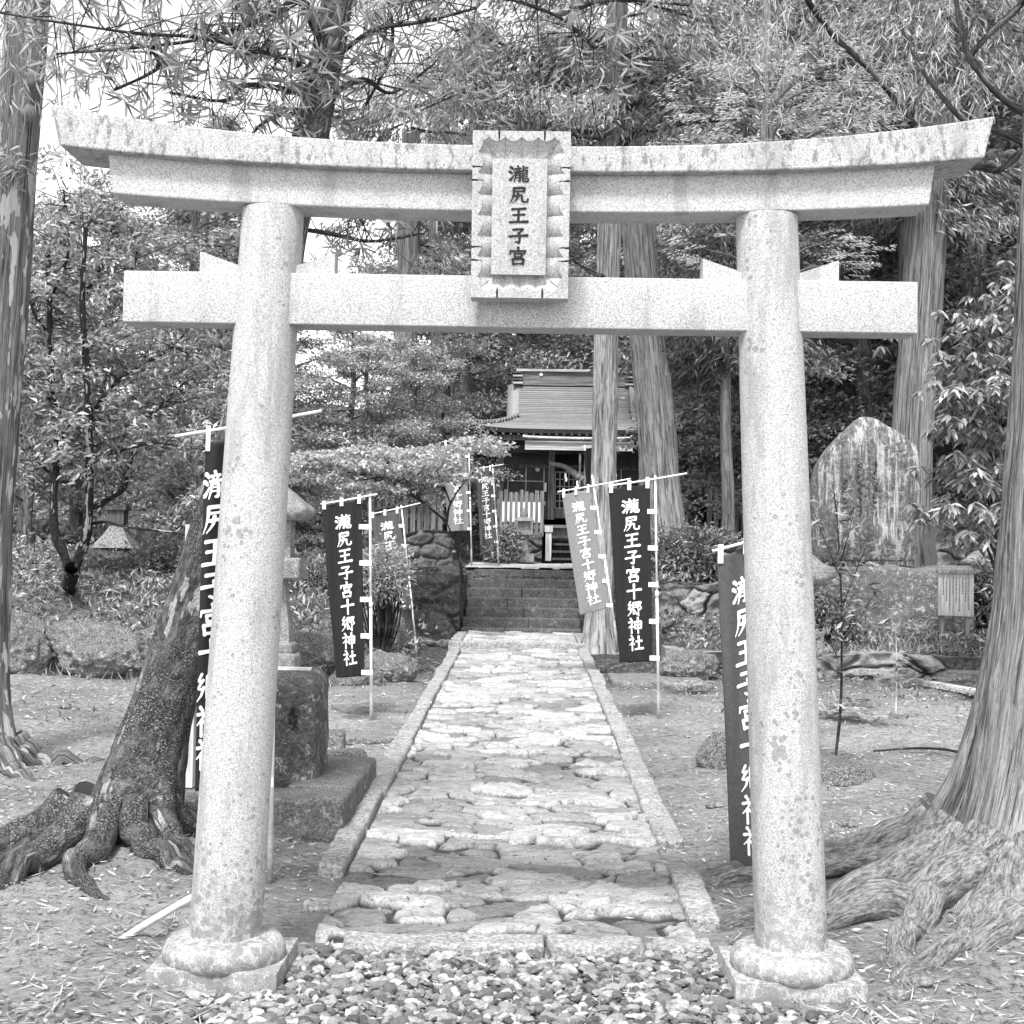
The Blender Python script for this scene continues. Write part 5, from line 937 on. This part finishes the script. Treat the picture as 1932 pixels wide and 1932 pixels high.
    # glossy evergreen at the right
    Y = 14.8; b = at(1880, 1130, 16.2); b[2] = zg(b[0], b[1]); g = thing('glossy_evergreen', 'broad evergreen with long glossy leaves left of the big right cedar', 'tree', b); W = MB(); Lf = MB()
    limb(W, [b-[0, 0, .2], b+[0, -.2, 1.2], at(1850, 800, 15.6), at(1860, 560, 15.8)], .09, .03, 8, 24, .2, 1)
    for cx, cy, wx, wy, n in ((1850, 620, 80, 30, 40), (1830, 690, 70, 30, 40), (1870, 740, 60, 30, 40), (1810, 800, 50, 22, 26), (1880, 820, 50, 25, 34), (1800, 880, 60, 22, 30), (1860, 900, 50, 26, 34), (1790, 960, 50, 18, 24), (1850, 980, 50, 22, 30), (1910, 690, 40, 60, 50), (1900, 560, 50, 40, 40), (1800, 740, 45, 18, 18), (1820, 1010, 40, 16, 16)):
        k = Y/2600; c = at(cx, cy, Y+rng.uniform(-.3, .5)); limb(W, [b+[0, 0, max(.4, (c[2]-b[2])*.7)], (c+b+[0, 0, c[2]-b[2]])/2, c], .022, .008, 5, 9)
        C = c+rng.normal(size=(n, 3))*[wx*k*.6, .3, wy*k*.6]
        for q in C: m = 9; th = rng.uniform(0, 6.28, m); D = np.c_[np.cos(th), np.sin(th)-.3, rng.uniform(-.7, .1, m)]; leaves(Lf, q+rng.normal(size=(m, 3))*.015, D, np.array([0, -.25, 1.0])+rng.normal(size=(m, 3))*.2, rng.uniform(.11, .18, m), rng.uniform(.034, .05, m), 'long', .25)
    W.build('trunk', TWIG, g); Lf.build('crown', LF_GLOSS, g)
    # saplings on the right terrace
    for lab, pts, Y, brs, r_ in (('thin leafless-stemmed sapling in front of the memorial stone', [(1577, 1425), (1586, 1330), (1588, 1200), (1586, 1090), (1580, 990), (1574, 930)], 9.7, (([(1588, 1150), (1610, 1090), (1635, 1030)]), ([(1586, 1090), (1560, 1030), (1530, 950)]), ([(1588, 1210), (1620, 1170), (1650, 1120)]), ([(1586, 1060), (1600, 1010), (1610, 970)]), ([(1580, 1240), (1560, 1200), (1545, 1180)])), .011), ('short pale sapling right of the taller one on the right', [(1690, 1345), (1692, 1270), (1690, 1180)], 12.6, (([(1690, 1240), (1720, 1200), (1750, 1170)]), ([(1690, 1220), (1670, 1190), (1655, 1175)])), .009)):
        b = at(pts[0][0], pts[0][1], Y); g = thing('sapling', lab, 'sapling', b); W = MB(); Lf = MB(); ps = [limb(W, px_path(pts, Y), r_, r_*.4, 7, 24, .2, 4)]+[limb(W, px_path(q, Y, Y-.2), r_*.45, r_*.2, 5, 10) for q in brs]; W.build('trunk', TWIG if r_ > .01 else PALE, g)
        for p in ps:
            for q in p[5::2]: clump(rng, Lf, q[None]+rng.normal(size=(2, 3))*.03, [rng.normal()*.5, -.2, .2], 3, .02, .085, .022, .6, .8, .3)
        Lf.build('crown', LF_UND, g)
    # bush in front of the tilted banner, ferns
    def bush(name, label, px, py, Y, s, n, L, Wd, lf, seed):
        c = at(px, py, Y); r2 = np.random.default_rng(seed); z0 = zg(c[0], c[1]); b = np.array([c[0], c[1], z0]); g = thing(name, label, 'bush', b); W = MB(); Lf = MB(); d = unit(r2.normal(size=(n, 3))); C = c+d*np.array(s)*r2.uniform(.5, 1, (n, 1))**.5
        for q in C[::6]: tube(W, spline([b-[0, 0, .05], (b+q)/2+r2.normal(size=3)*.06, q], 7), np.linspace(.014, .004, 7), 4, False)
        clump(r2, Lf, C, d+[0, 0, .3], 9, .07, L, Wd, .8, .7, .3); W.build('stems', TWIG, g); Lf.build('crown', lf, g)
    bush('bush', 'fine-leaved bush hiding the middle of the faded grey banner', 722, 1080, 15.4, (.26, .3, .30), 330, .06, .014, LF_BROAD, 1)
    bush('bush', 'dark bush under the left bank behind the lantern', 600, 1120, 17.2, (.42, .4, .45), 420, .08, .022, LF_DARK, 2)
    bush('bush', 'leafy bush at the foot of the small stone lantern by the shrine', 950, 1035, 25.0, (.28, .3, .35), 200, .09, .03, LF_UND, 3)
    bush('bush', 'low dark bush along the terrace edge right of the second cedar', 1310, 1050, 19.8, (.75, .5, .38), 520, .10, .03, LF_DARK, 4)
    bush('bush', 'leafy bush between the notice board and the right cedar', 1868, 1120, 17.6, (.22, .3, .34), 240, .11, .032, LF_GLOSS, 5)
    bush('bush', 'spreading bush below the forked tree on the left', 250, 1110, 18.2, (.9, .5, .42), 620, .09, .026, LF_DARK, 6)
    bush('bush', 'bush behind the lichened rock at the far left', 30, 1110, 17.0, (.7, .5, .42), 480, .09, .028, LF_BROAD, 7)
    bush('bush', 'bush left of the leaning mossy trunk on the bank', 330, 1090, 17.8, (.6, .5, .5), 480, .08, .022, LF_DARK, 8)
    bush('bush', 'bush spilling over the mossy pedestal corner', 1560, 1150, 16.8, (.35, .3, .25), 220, .08, .024, LF_UND, 9)
    for i, (px, py, Y, lab) in enumerate(((1565, 1290, 12.6, 'fern spreading right behind the right gate pillar'), (1612, 1275, 13.2, 'fern in the middle of the row below the pedestal'), (1640, 1300, 12.4, 'fern closest to the short pale sapling'), (1720, 1235, 15.2, 'fern on the ledge below the wooden notice'), (1290, 1275, 14.6, 'fern under the dark ledge left of the twisted banner'), (830, 1215, 19.2, 'fern at the foot of the dark retaining wall'), (1840, 1250, 14.4, 'fern at the right beside the big cedar trunk'))):
        c = at(px, py, Y); c[2] = zg(c[0], c[1]); g = thing('fern', lab, 'fern', c); Lf = MB(); r2 = np.random.default_rng(i)
        for _ in range(11):
            az = r2.uniform(0, 6.28); l = r2.uniform(.25, .42); t = np.linspace(0, 1, 16)[:, None]; d = np.array([math.cos(az), math.sin(az), 0]); p = c+d*l*t+np.array([0, 0, 1])*(l*.95*t-l*.75*t*t); sd = np.cross(d, [0, 0, 1.0]); wd = (.085*np.sin(np.clip(t*3.0+.25, 0, math.pi)))[:, 0]
            for s in (-1, 1): leaves(Lf, p, sd*s+d*.45, [0, 0, 1.0], wd+.008, .018, 'kite', .1)
        Lf.build('fronds', LF_UND if i % 2 else LF_MAPLE, g)

# ------------------------------------------------------------------ forest on the slopes
def forest():
    rng = np.random.default_rng(101); protos = []
    kinds = (('broadleaf_tree', 'leafy broadleaf tree in the dense wood covering the slope', 11, 10.0, 3.0, .12, 30, 'broad', LF_BG), ('fine_leaved_tree', 'fine-leaved tree in the dense wood covering the slope', 12, 9.0, 2.8, .10, 30, 'fine', LF_BROAD), ('dark_evergreen', 'dark evergreen in the dense wood on the slope', 13, 9.5, 2.9, .08, 30, 'broad', LF_DARK), ('slope_cedar', 'drooping cedar in the dense wood on the slope', 14, 13.0, 2.4, .2, 40, 'cedar', LF_CEDAR))
    grp = ('broadleaf trees on the wooded slope', 'fine-leaved trees on the wooded slope', 'dark evergreens on the wooded slope', 'cedars on the wooded slope')
    for nm, lab, sd, H, Rc, cb, nl, st, lf in kinds:
        W, Lf = forest_tree(sd, H, Rc, cb, nl, st); g = thing(nm, lab, 'tree', (0, 0, 0), grp[len(protos)]); W.build('trunk', BARK_F, g); Lf.build('crown', lf, g); protos.append([g, False])
    spots = []
    for y0, st, x0, x1 in ((23.5, 2.2, -11, -3.4), (26.5, 2.5, -11, -3.2), (32.0, 2.7, -13, 13), (36.5, 3.1, -15, 15), (42, 3.6, -17, 17), (49, 4.2, -19, 20)):
        x = x0
        while x <= x1: spots.append((x+rng.uniform(-.6, .6), y0+rng.uniform(-1, 1), 0)); x += st*rng.uniform(.8, 1.2)
    for x, y in ((-2.9, 24.9), (-4.3, 24.0), (-3.4, 26.4), (-2.2, 26.2)): spots.append((x, y, 1))
    for x, y in ((5.6, 22.3), (7.4, 22.0), (9.3, 22.5), (4.2, 25.2), (6.6, 25.4), (8.8, 25.8), (11, 25.5), (5.0, 28.6), (7.8, 29), (10.6, 29.2), (4.2, 23.6), (3.3, 30.2), (12.8, 28.5)): spots.append((x, y, 2))
    for x, y, k in spots:
        left = x < -2-.12*(y-30)
        if y > 30 and left and rng.random() < .5: continue      # thinner wood where the sky shows
        if abs(x-.93) < 3.0 and 25 < y < 31: continue
        t = 1 if k == 1 else 2 if k == 2 and rng.random() < .65 else int(rng.choice([0, 1, 3, 2], p=[.36, .32, .14, .18])); P = protos[t]; o = P[0] if not P[1] else copy_tree(P[0]); P[1] = True
        sc = rng.uniform(.75, 1.15)*(.62 if y < 30 and k == 0 else .5 if k == 1 else 1)*(.72 if left and y > 30 and rng.random() < .75 else 1); o.location = (x, y, float(zg(x, y))-.2); o.rotation_euler.z = rng.uniform(0, 6.28); o.scale = (sc*rng.uniform(.9, 1.15), sc*rng.uniform(.9, 1.15), sc)

setting(); gravel(); litter(); undergrowth(); torii(); banners(); stonework(); rocks(); shrine(); own_trees(); forest()
